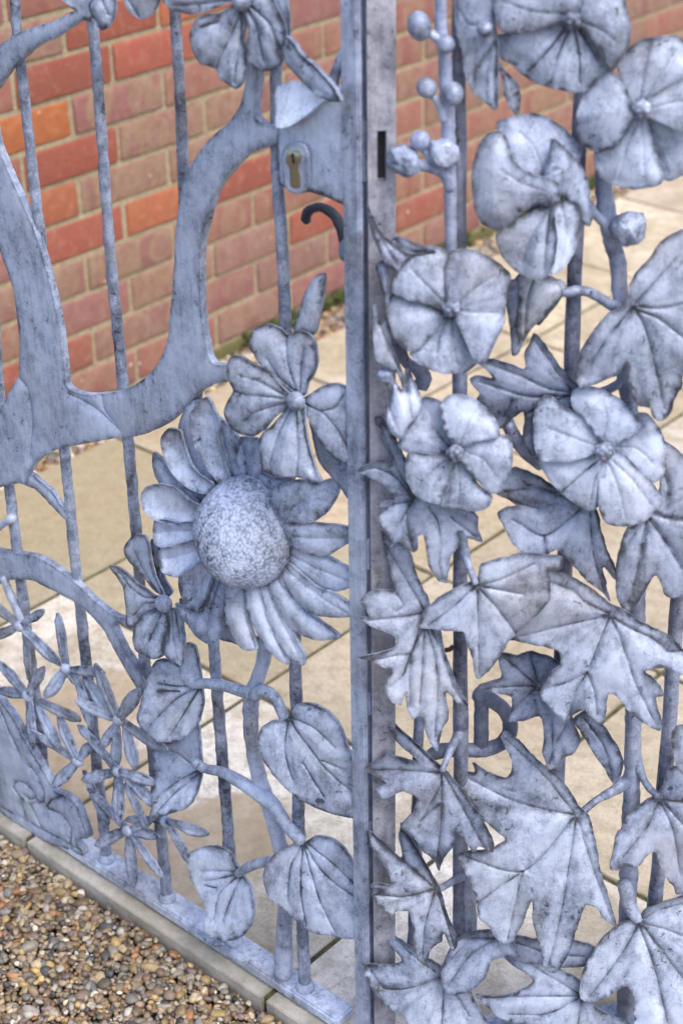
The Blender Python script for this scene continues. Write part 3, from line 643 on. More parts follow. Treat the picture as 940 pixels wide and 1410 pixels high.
disc = dome('sunflower', LG, 'L', (337, 733), 71, 79, .028, .032, face=.8, bumps=1900, bh=.0005, color=(1.06, 1.06, 1.06), rings=120, seg=320, pat=.0, dimple=1)
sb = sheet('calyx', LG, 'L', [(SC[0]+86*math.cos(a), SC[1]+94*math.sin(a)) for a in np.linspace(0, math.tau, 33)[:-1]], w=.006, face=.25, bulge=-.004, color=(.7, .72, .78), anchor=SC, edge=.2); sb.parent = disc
for k, q in enumerate(sun_pet):
    P = pts('S '+q); c = np.mean(P, 0); dv = c-np.array(SC); i = int(np.argmax(np.linalg.norm(np.array(P)-SC, axis=1))); tipp = np.array(P[i])
    b0 = np.array(SC)+dv/np.linalg.norm(dv)*66
    vein = 'P %.1f,%.1f %.1f,%.1f %.1f,%.1f' % (*b0, *(c*.5+(b0+tipp)*.25), *(tipp*.85+c*.15))
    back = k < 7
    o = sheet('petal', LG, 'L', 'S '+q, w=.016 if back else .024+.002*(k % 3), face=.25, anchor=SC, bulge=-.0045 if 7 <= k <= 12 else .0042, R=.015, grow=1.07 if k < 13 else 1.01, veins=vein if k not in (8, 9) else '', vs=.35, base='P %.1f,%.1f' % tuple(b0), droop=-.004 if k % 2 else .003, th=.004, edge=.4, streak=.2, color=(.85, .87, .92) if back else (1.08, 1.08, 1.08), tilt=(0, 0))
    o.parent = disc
# small drooping flower lower left
flower(LG, 'L', 'flower', (226, 831), 13, .032, [
 ('a3 905,450 870,440 800,362 730,282 702,230 698,190 728,142 778,120 822,130 838,170 842,240 862,330 902,410 930,480', dict(w=.022, veins='a3 880,440 800,330 750,220', cup=.003)),
 ('a3 838,150 880,175 888,280 912,380 945,450 915,480 862,345 843,245', dict(w=.016, color=(.8, .82, .88))),
 ('a3 900,475 860,462 800,422 740,380 690,332 630,297 610,300 640,352 678,420 690,480 700,560 703,620 738,642 780,592 830,552 890,530', dict(w=.024, veins='a3 890,480 800,470 720,420;a3 880,500 800,510 740,570;a3 660,340 720,420')),
 ('S 195,1130 260,1160 300,1200 345,1180 370,1240 350,1292 310,1304 270,1282 235,1232 205,1180', dict(w=.014)),
 ('a3 890,540 800,562 750,620 735,700 748,760 800,790 860,808 912,790 918,700 935,600 935,560', dict(w=.026, veins='a3 890,570 850,660 800,750', base='a3 905,505')),
 ('S 150,1170 200,1175 215,1260 222,1330 207,1402 180,1382 147,1362 142,1300 150,1240', dict(w=.028, veins='S 170,1190 175,1280 190,1380;S 185,1190 200,1300;S 160,1200 155,1300'))], **fk)
# folded leaves
lf = dict(streak=.24, face=.4, bulge=.0035, R=.03, th=.004)
S('leaf', 'T 310,70 325,58 350,68 362,110 367,195 340,210 305,170', w=.010, **lf)
S('leaf', 'T 215,405 225,388 290,370 362,320 372,400 370,470 300,520 240,560 212,590 225,480', w=.012, color=(.82, .84, .88), veins='T 360,470 300,420 240,400', **lf)
S('leaf', 'T 225,115 200,170 180,240 165,300 180,342 230,376 290,376 335,351 366,310 379,250 371,200 340,165 300,130 260,108', w=.026, veins='T 360,190 300,200 235,190;T 360,200 290,240 200,330;T 362,210 320,280 270,360;T 230,215 300,215', vs=1.2, base='T 360,195', **lf)
S('leaf', 'T 202,622 225,565 285,512 362,470 372,478 366,520 332,588 270,612 215,627', w=.026, tilt=(0, 14), veins='T 362,480 290,540 215,620', base='T 365,475', **lf)
S('leaf', 'T 328,790 330,742 360,722 420,714 460,730 485,770 500,800 530,840 544,900 541,950 510,1002 460,1022 410,1012 380,980 386,920 362,870 340,832', w=.024, veins='T 495,800 440,795 375,800;T 492,805 420,822 380,830;T 490,812 430,870 410,950;T 500,815 470,880 440,960;T 380,845 420,850', base='T 498,800', **lf)
ball('leaf_weld', LG, 'L', (306, 1297), 14, .006, stretch=.6, facets=8, rough=.1)
S('heart_leaf', 'T 650,300 668,262 720,252 780,280 820,330 840,390 866,460 890,540 890,628 800,622 740,597 690,572 640,532 600,482 565,432 553,380 565,332 600,310 635,308', w=.022, veins='T 652,300 720,400 800,500 880,570;T 652,302 640,400 660,500;T 655,300 730,330 800,400;T 700,450 760,560;T 760,440 820,470', base='T 650,300', droop=.01, **lf)
S('heart_leaf', 'T 698,708 740,683 790,690 830,720 862,770 892,822 892,1022 840,1026 780,1016 720,1001 670,962 640,932 600,902 575,862 568,812 588,762 630,726 680,703', w=.020, veins='T 698,706 660,780 645,900;T 700,706 690,850 700,980;T 702,706 760,800 880,900;T 705,704 790,770 880,860;T 702,710 740,860 790,1000', base='T 698,705', droop=.010, **lf)
# vine
Tb('vine', 'P 368,880 360,920 347,955 345,985 346,1010 350,1040 357,1070 363,1088 375,1125 387,1170 395,1230 391,1290 390,1340', [.0085, .0085, .0095, .0085, .009, .009, .009, .0095, .0095, .0095, .011], w=.004)
Tb('vine', 'P 262,943 278,941 297,942 318,947 345,955', [.0055, .006, .0065, .007, .0075], w=.012)
Tb('vine', 'P 350,958 360,951 372,955 382,967 394,992 400,1000', [.008, .0075, .007, .0065, .006], w=.012)
Tb('vine', 'P 268,1050 285,1059 302,1062 332,1077 358,1095 375,1107 392,1132 415,1160', [.0055, .006, .0075, .0085, .0085, .0075, .007], w=.014)
Tb('vine', 'P 328,1203 340,1195 352,1190 378,1185', [.005, .006, .006], w=.014)
# small pointed blossoms
def blade(par, x0, y0, x1, y1, wd, w, fr):
    a, b = np.array(pts(f'{fr} {x0},{y0}')[0]), np.array(pts(f'{fr} {x1},{y1}')[0]); d = b-a; Ln = np.linalg.norm(d); d /= Ln; n = np.array([-d[1], d[0]]); h = wd/8*.88
    P = [a+n*h*.35, a+d*Ln*.3+n*h*.8, a+d*Ln*.62+n*h, a+d*Ln*.88+n*h*.68, b+d*1, a+d*Ln*.88-n*h*.68, a+d*Ln*.62-n*h, a+d*Ln*.3-n*h*.8, a-n*h*.35]
    P = [p+rng.normal(0, .5, 2) for p in P]
    mid = a+d*Ln*.9
    o = sheet('petal', par if par.type == 'EMPTY' else LG, 'L', P, w=w, face=.25, bulge=.0032, R=.007, rim=.0004, th=.003, res=3, veins='P %.1f,%.1f %.1f,%.1f' % (*a, *mid), vs=.5, edge=.4, wav=.0006, vw=.0016, tilt=(rnd.uniform(-14, 14), rnd.uniform(-12, 12)))
    if par.type != 'EMPTY': o.parent = par
def star(cx, cy, fr, blades, w):
    c = pts(f'{fr} {cx},{cy}')[0]
    o = dome('small_flower', LG, 'L', c, 8.5, 8.5, w, .006, face=.5, rings=6, seg=16, pat=.1)
    for b in blades:
        if len(b) == 3: blade(o, cx, cy, b[0], b[1], b[2], w-.003, fr)
        else: blade(o, b[3], b[4], b[0], b[1], b[2], w-.004, fr)
star(110, 632, 'a3', [(240, 548, 58), (-40, 700, 62), (-40, 510, 58), (330, 850, 72, 130, 650), (158, 925, 40, 140, 660)], .020)
star(365, 868, 'a3', [(315, 560, 56), (572, 892, 66), (250, 1032, 78), (440, 960, 60), (505, 1200, 62, 420, 900), (610, 1130, 70, 470, 920)], .024)
star(155, 1015, 'a3', [(238, 858, 66), (-20, 822, 60), (-10, 985, 66), (180, 1270, 52), (442, 1158, 62, 210, 1040), (330, 1320, 66, 205, 1060)], .024)
star(655, 1150, 'a3', [(762, 980, 90), (525, 840, 60), (415, 1045, 66), (925, 1322, 66), (745, 1420, 76, 690, 1180), (640, 1410, 60, 640, 1180), (555, 1310, 60)], .030)
star(430, 1376, 'a3', [(500, 1275, 66), (168, 1208, 40), (318, 1130, 64), (290, 1520, 78)], .026)
star(650, 22, 'a4', [(430, -232, 56), (455, 75, 80), (862, 95, 66), (655, 310, 66), (868, 228, 70, 680, 40), (812, 348, 42, 690, 90)], .032)
star(705, 350, 'a4', [(525, 430, 82), (880, 388, 64), (740, 665, 66), (892, 605, 50), (850, 290, 60), (480, 120, 56)], .028)
star(915, 300, 'a4', [(1148, 375, 62), (1050, 540, 56), (690, 290, 50)], .022)
blade(LG, 460, 20, 600, 320, 54, .018, 'a4')
# flowers at the top edge
kt = dict(face=.55, bulge=.0045, R=.02, rim=.0014, vs=.9, th=.004)
flower(LG, 'L', 'flower', (135, -22), 12, .03, [
 ('P 130,-20 100,-18 86,-3 93,5 105,15 112,25 128,32 140,42 152,36 158,22 161,5 158,-20', dict(w=.026, veins='P 135,-10 125,10 138,38;P 140,-10 150,20')),
 ('P 150,-20 168,-8 172,4 180,18 194,26 208,22 218,8 223,-10 190,-30', dict(w=.022, veins='P 170,-10 190,20'))], **kt)
flower(LG, 'L', 'flower', (333, 2), 13, .036, [
 ('P 318,-5 312,-22 260,-25 222,-10 226,2 235,12 248,17 266,20 285,16 305,8 322,2', dict(w=.026, veins='P 315,0 280,5 240,8')),
 ('P 330,6 318,8 300,18 285,19 270,27 261,40 260,56 266,75 275,88 295,96 300,108 312,118 322,124 330,118 338,102 339,80 336,55 338,30', dict(w=.032, veins='P 332,15 318,50 297,92;P 333,15 330,60 320,115;P 300,30 275,38', base='P 333,5', droop=.006)),
 ('P 336,6 345,-10 370,-12 382,10 390,28 394,50 390,75 386,90 372,98 355,98 342,86 338,70 342,45 338,22', dict(w=.034, veins='P 340,10 355,45 362,85;P 345,8 370,30 385,70', base='P 335,3', droop=.006)),
 ('P 345,-5 365,-30 390,-25 398,20 399,50 394,66 384,20 370,5', dict(w=.022, color=(.85, .86, .9)))], **kt)

# ------------------------------------------------------------ right gate (open leaf)
RG = empty('garden_gate', tuple(OR), 'blue grey metal gate leaf covered in maple leaves and round five petalled flowers', 'gate', 'cast flower gate leaves')
def S2(name, outline, **k): return sheet(name, RG, 'R', outline, **k)
def T2(name, line, r, **k): return tube(name, RG, 'R', line, r, **k)
def xr(x, y=700): return float((hit([(x, y)], OR, NR)[0]-OR) @ DR)
xa, xb = xr(509, 700), xr(543.5, 700)
BRN = (.95, .84, .75)
NRb = -NR
def boxR(name, lo, hi, **k): return box_w(name, RG, METAL, lo, hi, ax=DR, ay=NRb, org=OR, **k)
zs0, zs1 = [float(hit([(524, y)], OR, NR)[0][2]) for y in (248, 178)]
sx0, sx1 = xr(518, 213), xr(531, 213)
boxR('stile', (xa, -.004, 0), (xb, .006, zs0), color=BRN, bev=.0)
boxR('stile', (xa, -.004, zs1), (xb, .006, 1.40), color=BRN, bev=.0)
boxR('stile', (xa, -.004, zs0+.0002), (sx0, .006, zs1-.0002), color=BRN, bev=.0)
boxR('stile', (sx1, -.004, zs0+.0002), (xb, .006, zs1-.0002), color=BRN, bev=.0)
boxR('strike_box', (sx0-.002, .0065, zs0-.003), (sx1+.002, .020, zs1+.003), color=(.08, .07, .06), bev=.0)
boxR('bottom_rail', (xa+.01, -.012, .004), (1.1, .018, .0185), color=(1.1, 1.1, 1.1), bev=.002)
boxR('hinge_stile', (1.1, -.012, .0), (1.13, .02, 1.40), bev=.002)
def rbar(top, bot, r, w=0., col=(.8, .8, .84), z1=1.40, z0=.012):
    a = (hit([top], OR+NR*w, NR)[0]-OR); b = (hit([bot], OR+NR*w, NR)[0]-OR); xa_, xb_ = a @ DR, b @ DR
    zs = np.linspace(z0, z1, 60); xs = np.interp(zs, [b[2], a[2]], [xb_, xa_])
    tube('bar', RG, 'R', None, [r, r*.58], world=[OR+NR*w+DR*x+np.array([0, 0, z]) for x, z in zip(xs, zs)], seg=10, wobble=.06, color=col, pat=.3)
rbar((631, 20), (634, 1281), .0088, 0, (.72, .70, .74))
rbar((799, 130), (767, 1060), .0094, -.004, (.72, .70, .74))
rbar((932, 829), (905, 1206), .0092, -.004)
rbar((1010, 829), (985, 1206), .0092, -.004)
rbar((1120, 829), (1090, 1206), .0092, -.004); rbar((1230, 829), (1190, 1206), .0092, -.004)
rbar((577, 960), (570, 1280), .0085, -.006, (.72, .72, .78), z1=float(hit([(577, 960)], OR, NR)[0][2]))
T2('vine', 'P 828,150 830,240 832,275 843,337 850,360 852,397 856,430 860,500 866,560 872,640 876,760 877,829 873,940 871,1000 870,1056 865,1206 862,1300 860,1405 858,1460', [.0098, .0095, .0105, .0095, .0095, .011, .0098, .0098, .0098, .0095, .0095, .0095, .0095, .0098, .011, .0098, .0098, .0095, .0095], w=.004, color=(.8, .8, .84))
T2('vine', 'P 604,-60 606,0 607,45 611,75 614,120 617,175 619,250 621,352 622,420', [.0068, .0068, .007, .008, .008, .0075, .0072, .0068, .0068], w=.014, color=(.85, .86, .92))
T2('bud_stalk', 'P 592,46 600,52 606,58 611,70', [.0055, .005, .006], w=.016)
T2('bud_stalk', 'P 594,132 600,137 605,146 612,165', [.004, .005, .006], w=.016)
T2('bud_stalk', 'P 568,224 580,228 592,231 604,235 614,242 620,262', [.008, .0062, .006, .0065, .007, .006], w=.016, color=(.8, .82, .88))
T2('bud_stalk', 'P 583,205 590,215 598,230', .0045, w=.014)
bd = dict(rough=.025, pat=.25)
ball('bud', RG, 'R', (577, 36), 16, .018, stretch=1.25, axis=(.3, 1), color=(.85, .86, .9), **bd)
ball('bud', RG, 'R', (613, 61), 12.5, .026, color=(.9, .92, .96), **bd)
ball('bud', RG, 'R', (587, 121), 13.5, .018, stretch=1.12, axis=(.7, 1), **bd)
ball('bud', RG, 'R', (623.5, 129), 14, .026, stretch=1.12, color=(.92, .92, .96), **bd)
ball('bud', RG, 'R', (578, 194), 14, .016, color=(.85, .87, .95), **bd)
ball('opening_bud', RG, 'R', (610, 212), 25, .022, facets=26, rough=.10, pat=.15)
ball('opening_bud', RG, 'R', (556, 222), 26, .018, facets=30, rough=.14, color=(.82, .84, .9), pat=.3, axis=(1, .2), stretch=1.1)

pk = dict(face=.6, bulge=.0035, R=.022, rim=.0012, grow=1.045, vs=.42, th=.0035, edge=.5, fold=.0016, streak=.16, curl=.0022)
def fl(c, r, w, petals, **k):
    return flower(RG, 'R', 'flower', c, r, w, petals, **{**pk, **k})
# top flowers
fl((667, 40), 11, .026, [
 ('c1 628,-60 622,0 620,80 640,200 668,280 680,380 702,450 742,500 750,380 800,300 850,230 840,100 850,-60', dict(w=.018, tilt=(-22, 0), veins='c1 790,140 700,130 650,60;c1 800,190 740,300 720,420')),
 ('c1 850,220 800,300 745,400 735,500 800,560 850,597 862,500 860,400 862,300', dict(w=.020, tilt=(-22, 0), veins='c1 850,240 800,400 800,540;c1 855,260 840,400 845,560')),
 ('P 684,60 686,80 694,96 703,105 713,118 716,132 711,157 700,146 692,125 690,104 678,80', dict(w=.012, veins='P 686,75 700,110 709,150'))])
fl((787, 28), 12, .042, [
 ('P 790,25 760,34 735,42 712,44 690,40 683,15 684,-25 720,-60 770,-50 800,0', dict(w=.036, base='P 787,27', veins='P 780,20 730,15 690,0', cup=-.002)),
 ('P 785,20 760,32 730,40 705,46 690,50 686,65 695,84 705,88 720,103 735,112 755,119 780,125 805,125 818,110 836,96 832,80 820,55 800,25', dict(w=.026, base='P 787,27', veins='P 780,35 755,68 728,100;P 784,38 768,75 757,116;P 790,40 797,80 798,115;P 794,36 815,70 828,92', vs=1.1, droop=.008)),
 ('P 782,22 805,40 820,60 832,85 841,97 852,80 864,62 866,32 861,8 850,-45 800,-65 790,0', dict(w=.034, base='P 787,27', veins='P 795,28 825,40 845,55', droop=.006))], bumps=9, stretch=1, back=48)
fl((882, 150), 13, .044, [
 ('P 888,168 900,195 910,225 912,245 925,247 950,234 975,200 960,175 925,160 895,152', dict(w=.028, base='P 880,150', veins='P 890,165 905,200 920,240', droop=.006)),
 ('P 885,150 866,172 850,198 832,207 821,212 822,235 835,250 855,257 885,258 908,252 912,240 902,210 893,180', dict(w=.032, base='P 880,150', veins='P 878,165 862,205 850,250;P 882,168 885,210 888,250', droop=.006)),
 ('P 875,150 862,122 853,100 851,85 867,68 885,56 905,53 928,51 945,62 962,90 955,105 925,117 905,130 892,145', dict(w=.034, base='P 880,150', veins='P 880,140 885,100 895,60;P 888,138 910,100 930,70', droop=.006)),
 ('P 882,155 893,135 905,128 925,116 955,103 980,130 975,170 940,182 915,170 895,162', dict(w=.040, base='P 880,150', veins='P 895,148 930,140 960,140')),
 ('P 880,152 868,148 864,130 855,112 840,100 830,100 818,115 803,135 794,160 795,180 805,200 820,209 835,206 852,190 866,168', dict(w=.046, base='P 875,150', droop=.006, tilt=(-6, 0)))], bumps=12, stretch=1, back=42)
fl((743, 270), 8, .040, [
 ('P 765,255 758,232 737,245 712,225 700,205 691,185 690,168 705,162 720,158 737,157 755,163 772,175 788,192 799,208 797,224 780,235', dict(w=.036, base='P 745,270', veins='P 750,240 735,205 715,180', tilt=(8, 10), droop=.008, color=(.9, .91, .94))),
 ('P 768,262 766,276 752,282 737,280 715,295 705,307 690,315 670,312 657,297 651,270 650,235 658,205 670,188 688,185 697,195 706,222 720,235 737,242 752,246 766,252', dict(w=.044, base='P 752,270', droop=.010, tilt=(-12, 0), curl=.001, veins='P 750,262 715,250 690,235', bulge=.006)),
 ('P 754,262 752,240 757,222 761,193 775,205 800,230 808,250 811,275 814,298 808,309 797,296 792,283 775,268', dict(w=.044, base='P 755,265', tilt=(26, 0), bulge=.005, color=(.9, .92, .96))),
 ('P 752,283 737,290 720,298 703,310 684,323 690,350 705,369 720,378 737,384 750,381 761,360 765,330 762,300 760,280', dict(w=.040, base='P 745,275', veins='P 755,286 735,320 718,360;P 757,290 752,330 748,372', vs=.9, fold=.004, tilt=(-8, 6), droop=.006)),
 ('P 756,290 765,280 777,275 790,281 798,300 795,322 790,345 776,365 758,376 757,340', dict(w=.036, base='P 765,275', veins='P 772,285 780,320 772,355', tilt=(16, 4)))], back=30)
fl((621, 424), 12, .050, [
 ('c2 550,345 490,430 430,500 385,545 440,600 520,635 600,648 690,640 740,600 742,575 692,480 652,390 630,320', dict(w=.036, base='P 620,426', veins='c2 590,340 540,450 520,600;c2 610,340 620,480 640,600', droop=.004)),
 ('c2 620,310 555,290 550,310 500,280 400,250 290,220 262,260 262,340 290,440 340,500 390,525 432,500 492,430 560,350', dict(w=.040, base='P 620,426', droop=.003)),
 ('P 617,426 590,418 565,412 543,402 541,390 550,370 560,357 575,346 590,341 607,344 617,352 617,375 622,400', dict(w=.044, base='P 620,426', veins='P 610,415 585,390 565,370', droop=.003)),
 ('c2 590,290 580,200 580,60 600,10 P 622,350 640,346 655,348 670,354 690,368 702,382 697,398 695,422 692,445 682,465 670,492 662,498 655,497 645,477 635,455 626,435', dict(w=.046, base='P 620,426', veins='P 630,420 655,395 680,380;P 628,428 660,430 685,430', droop=.003, color=(.95, .95, .97)))], bumps=10, stretch=1, back=55)
fl((626, 624), 12, .052, [
 ('c2 620,1075 590,1090 480,1096 380,1085 318,1048 330,990 390,930 420,860 450,800 500,795 555,825 575,900 600,970 640,1040', dict(w=.036, base='P 626,622', veins='c2 600,1060 520,960 480,860', droop=.004, color=(.94, .94, .96))),
 ('c2 650,1100 700,1180 760,1270 822,1322 800,1380 740,1405 650,1402 560,1378 540,1342 580,1250 610,1140', dict(w=.036, base='P 626,622', veins='c2 640,1130 650,1250 640,1380', droop=.004)),
 ('c2 620,1080 580,1096 470,1095 375,1090 358,1160 368,1250 400,1310 460,1345 540,1360 562,1290 605,1190 640,1110', dict(w=.042, base='P 626,622', veins='c2 600,1110 500,1180 430,1280', droop=.004)),
 ('c2 650,1050 670,1035 760,1012 860,998 922,1000 937,1060 932,1150 902,1270 860,1312 808,1306 760,1250 708,1190 655,1110', dict(w=.044, base='P 626,622', veins='c2 690,1080 780,1120 850,1220', droop=.004)),
 ('c2 650,1045 620,1035 578,970 558,900 553,830 588,785 650,770 720,790 790,840 840,900 862,950 860,998 780,1012 710,1032', dict(w=.050, base='P 626,622', droop=.004, veins='c2 660,1010 700,930 740,860'))], bumps=10, stretch=1, back=48)
fl((831, 621), 13, .060, [
 ('d2 540,1040 600,1015 640,1002 692,960 690,880 742,880 790,930 832,1010 848,1110 836,1190 782,1242 748,1232 700,1180 640,1130 570,1085', dict(w=.038, base='P 831,618', veins='d2 570,1050 680,1060 780,1150', droop=.006)),
 ('P 828,622 855,625 875,645 893,661 906,680 910,693 891,714 860,724 835,720 826,702 824,670', dict(w=.044, base='P 831,618', veins='P 835,635 850,670 860,715;P 840,632 870,660 895,695', droop=.006)),
 ('d2 500,1085 440,1100 330,1130 140,1125 165,1172 208,1240 300,1332 400,1398 442,1402 502,1332 506,1230 510,1130', dict(w=.044, base='P 831,618', veins='d2 480,1120 380,1200 280,1300;d2 490,1130 450,1250 430,1380', vs=1.1, droop=.006)),
 ('d2 500,1060 450,1085 400,1102 330,1127 230,1132 158,1120 130,1060 123,960 125,880 148,820 190,778 232,788 280,838 340,860 402,900 452,970 510,1040', dict(w=.052, base='P 831,618', veins='d2 470,1050 330,1000 200,950', droop=.004)),
 ('d2 530,1050 480,1010 430,940 388,880 343,850 330,800 345,750 400,728 480,740 560,775 640,840 692,910 688,962 640,1002 570,1022', dict(w=.056, base='P 831,618', veins='d2 500,1000 520,900 500,800', droop=.002, color=(.92, .93, .95)))], bumps=14, stretch=1, back=55)

ball('opening_bud', RG, 'R', (866, 314), 28, .024, facets=30, rough=.10, pat=.12, axis=(1, .1), stretch=1.08)
T2('bud_stalk', 'P 806,275 814,288 822,298 832,308 838,322', [.0045, .005, .006, .006], w=.010, color=(.75, .76, .8))
T2('vine', 'P 770,400 780,403 792,400 805,401 820,407 837,418 850,424', [.005, .0065, .006, .0058, .006, .0075], w=.012, color=(.75, .76, .8))
T2('vine', 'P 826,541 840,535 852,527 860,508', .0055, w=.006, color=(.75, .76, .8))
T2('vine', 'P 698,582 708,602 722,620 745,640', [.008, .0085, .008], w=.008, color=(.85, .86, .9))
ball('opening_bud', RG, 'R', (768, 396), 12, .020, facets=8, rough=.08, color=(.75, .73, .7))
ck = dict(face=.5, bulge=.006, R=.014, th=.003, edge=.6)
cal = S2('calyx', 'P 692,398 700,392 716,376 728,372 722,420 716,450 719,470 712,488 705,490 703,470 700,440', w=.014, color=(.82, .83, .88), **ck)
x = S2('calyx', 'P 716,378 735,372 752,384 776,390 776,398 762,420 745,440 730,455 718,474 712,455 714,420', w=.022, color=(1, .97, .9), veins='P 735,380 725,410 722,460', **ck)
x = S2('calyx', 'P 740,378 758,380 778,392 776,404 762,424 740,448 735,440 755,420 765,400 750,388', w=.012, color=(.5, .5, .52), **ck)
T2('pistil', 'P 697,395 702,390 708,388', .004, w=.03, color=(.4, .4, .45))
# furled flower against the stile
kk = dict(bulge=.006, R=.014, th=.003, edge=.6)
S2('furled_petal', 'P 505,283 512,296 520,312 530,326 545,333 558,341 566,352 556,362 547,374 540,372 532,366 524,350 514,325 507,300', w=.034, face=.4, tilt=(18, 0), veins='P 512,300 528,335 545,365;P 530,330 548,345 560,352', color=(1.02, .98, 1.0), **kk)
S2('furled_petal', 'P 545,326 570,334 592,341 600,346 585,350 572,352 560,356 545,345 538,335', w=.028, face=.3, veins='P 545,332 565,345 585,346', color=(.72, .72, .76), **kk)
S2('furled_petal', 'P 520,362 527,358 535,366 537,382 536,402 535,430 532,433 529,410 522,385 517,367', w=.030, face=.5, tilt=(-15, 0), **kk)
S2('furled_petal', 'P 511,423 517,419 521,434 524,445 530,437 537,452 541,472 547,492 555,514 558,532 554,536 547,514 530,505 517,495 514,472 513,447', w=.030, face=.5, veins='P 522,445 535,475 550,510', **kk)
ball('stamen', RG, 'R', (530, 516), 11, .030, axis=(1, -.2), stretch=1.2, facets=8, rough=.12, color=(.7, .72, .78))
S2('furled_petal', 'P 558,510 563,507 570,524 580,552 575,572 562,590 550,604 538,596 532,578 535,552 533,525 540,520 552,536 558,537', w=.040, face=.6, tilt=(10, 0), veins='P 562,515 560,545 566,575;P 540,530 536,560 545,590', **kk)
T2('stem', 'P 545,468 552,485 560,500 575,508 583,522 578,532', [.006, .007, .0065, .009, .010], w=.010, color=(.6, .58, .6))

# maple leaves
mk = dict(face=.5, grow=1.025, bulge=.0022, R=.03, rim=.0011, th=.004, vs=.85, res=3.3, rough_edge=.8, curl=.0055)
def maple(outline, **k):
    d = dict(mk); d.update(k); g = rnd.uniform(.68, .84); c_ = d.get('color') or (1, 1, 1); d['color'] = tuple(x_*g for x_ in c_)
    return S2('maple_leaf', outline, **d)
maple('d2 640,230 650,160 690,90 760,20 P 905,341 922,328 945,318 972,335 985,420 972,500 d2 945,640 937,720 900,800 870,888 820,915 780,890 760,842 710,825 670,790 645,720 642,620 628,602 580,652 500,690 430,715 378,722 362,650 370,580 400,500 450,420 530,320 600,285',
      w=.050, base='d2 670,272', droop=.012, face=.7, veins='d2 665,290 590,370 480,520 400,680;d2 672,290 730,400 790,620 845,860;d2 680,262 760,170 900,20;d2 690,280 800,292 960,262;d2 690,300 800,345 960,470')
maple('c2 750,595 810,572 880,587 d2 0,605 70,625 65,560 95,490 118,440 160,470 220,560 280,640 330,690 380,735 370,800 345,862 250,822 190,782 135,870 122,980 125,1095 92,1082 60,1000 70,920 60,862 20,890 c2 925,925 880,962 840,920 780,850 752,800 768,770 730,724 714,692 745,668 790,668 835,682 810,640',
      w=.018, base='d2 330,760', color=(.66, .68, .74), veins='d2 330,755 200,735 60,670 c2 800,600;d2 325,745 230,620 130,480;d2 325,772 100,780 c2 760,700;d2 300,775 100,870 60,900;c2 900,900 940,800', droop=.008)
maple('P 684,680 690,662 705,647 725,650 750,662 790,688 818,700 826,728 836,762 845,780 846,797 838,790 829,780 834,806 839,828 826,814 812,805 801,795 788,777 776,765 765,756 750,764 728,764 706,747 695,726 686,708 701,699 713,697 700,688',
      w=.024, base='P 798,700', color=(.86, .87, .92), veins='P 798,702 748,737 705,716;P 748,737 751,764;P 812,708 816,760 832,818;P 790,690 740,672 695,678;P 820,705 832,750 845,785;P 700,690 740,700')
maple('P 880,719 865,727 855,751 850,774 849,799 852,826 865,844 875,834 890,809 902,791 910,804 917,821 930,826 945,820 968,790 975,700 958,650 940,630 925,618 913,612 906,640 908,672 898,695',
      w=.034, base='P 891,712', color=(.93, .94, .97), veins='P 891,714 884,745 878,780 866,832;P 893,714 915,745 940,785;P 896,708 930,715 965,720;P 908,640 920,670 915,700', vw=.0018, droop=.008)
maple('P 517,577 526,576 535,590 546,606 556,626 566,645 590,672 640,695 655,708 c3 745,90 770,170 690,150 642,118 640,200 602,235 588,320 575,385 530,370 480,300 463,220 445,122 420,130 415,205 390,218 350,190 320,160 270,195 272,160 U 290,855 240,785 230,742 250,702 228,690 238,662 315,652 282,592 230,545 160,515 105,485 140,450 200,425 262,415 300,440 285,370 238,290 248,240 213,215',
      w=.028, base='U 440,620', color=(.84, .86, .9), veins='U 440,640 390,730 320,860 300,920;U 395,735 405,850 430,950;c3 480,-20 530,60 545,180 535,260 555,370;U 430,660 300,690 245,735;U 435,625 350,480 290,340 230,200;U 430,640 320,510 200,460 120,480;c3 600,30 640,70 740,150')
maple('c3 215,95 262,160 340,190 382,250 412,350 452,440 487,515 500,600 545,665 562,760 602,870 642,980 690,1060 692,1092 640,1060 572,990 580,1080 582,1130 552,1180 522,1302 490,1270 452,1180 430,1112 390,1132 362,1080 350,1000 322,1060 280,1040 235,960 252,930 265,880 212,842 180,825 95,792 190,782 250,765 302,735 290,690 240,660 170,640 105,585 155,590 140,545 110,505 150,452 220,433 290,440 280,380 250,280 228,170',
      w=.034, base='c3 460,555', veins='c3 460,560 340,580 160,602;c3 430,640 380,780 300,795 180,820;c3 375,790 340,900 270,970;c3 455,545 360,380 240,180;c3 450,640 385,780 375,900 380,1080;c3 455,650 440,940 430,1060;c3 470,650 510,780 530,950 515,1240;c3 490,640 560,800 620,980 680,1070;c3 300,450 340,520 300,550')
maple('c3 745,378 770,300 860,270 940,252 d3 0,245 100,240 200,250 270,262 260,330 200,330 200,500 60,640 -20,730 c3 880,800 820,892 765,940 745,920 730,820 690,722 670,655 600,652 500,652 440,650 450,590 490,530 560,470 640,420 710,388',
      w=.046, base='c3 742,412', veins='c3 735,415 600,540 480,640;c3 745,420 752,600 765,925;c3 750,415 850,530 940,650 d3 60,740;c3 755,405 860,380 940,350 d3 120,290;c3 755,412 900,440 d3 60,460', droop=.012)
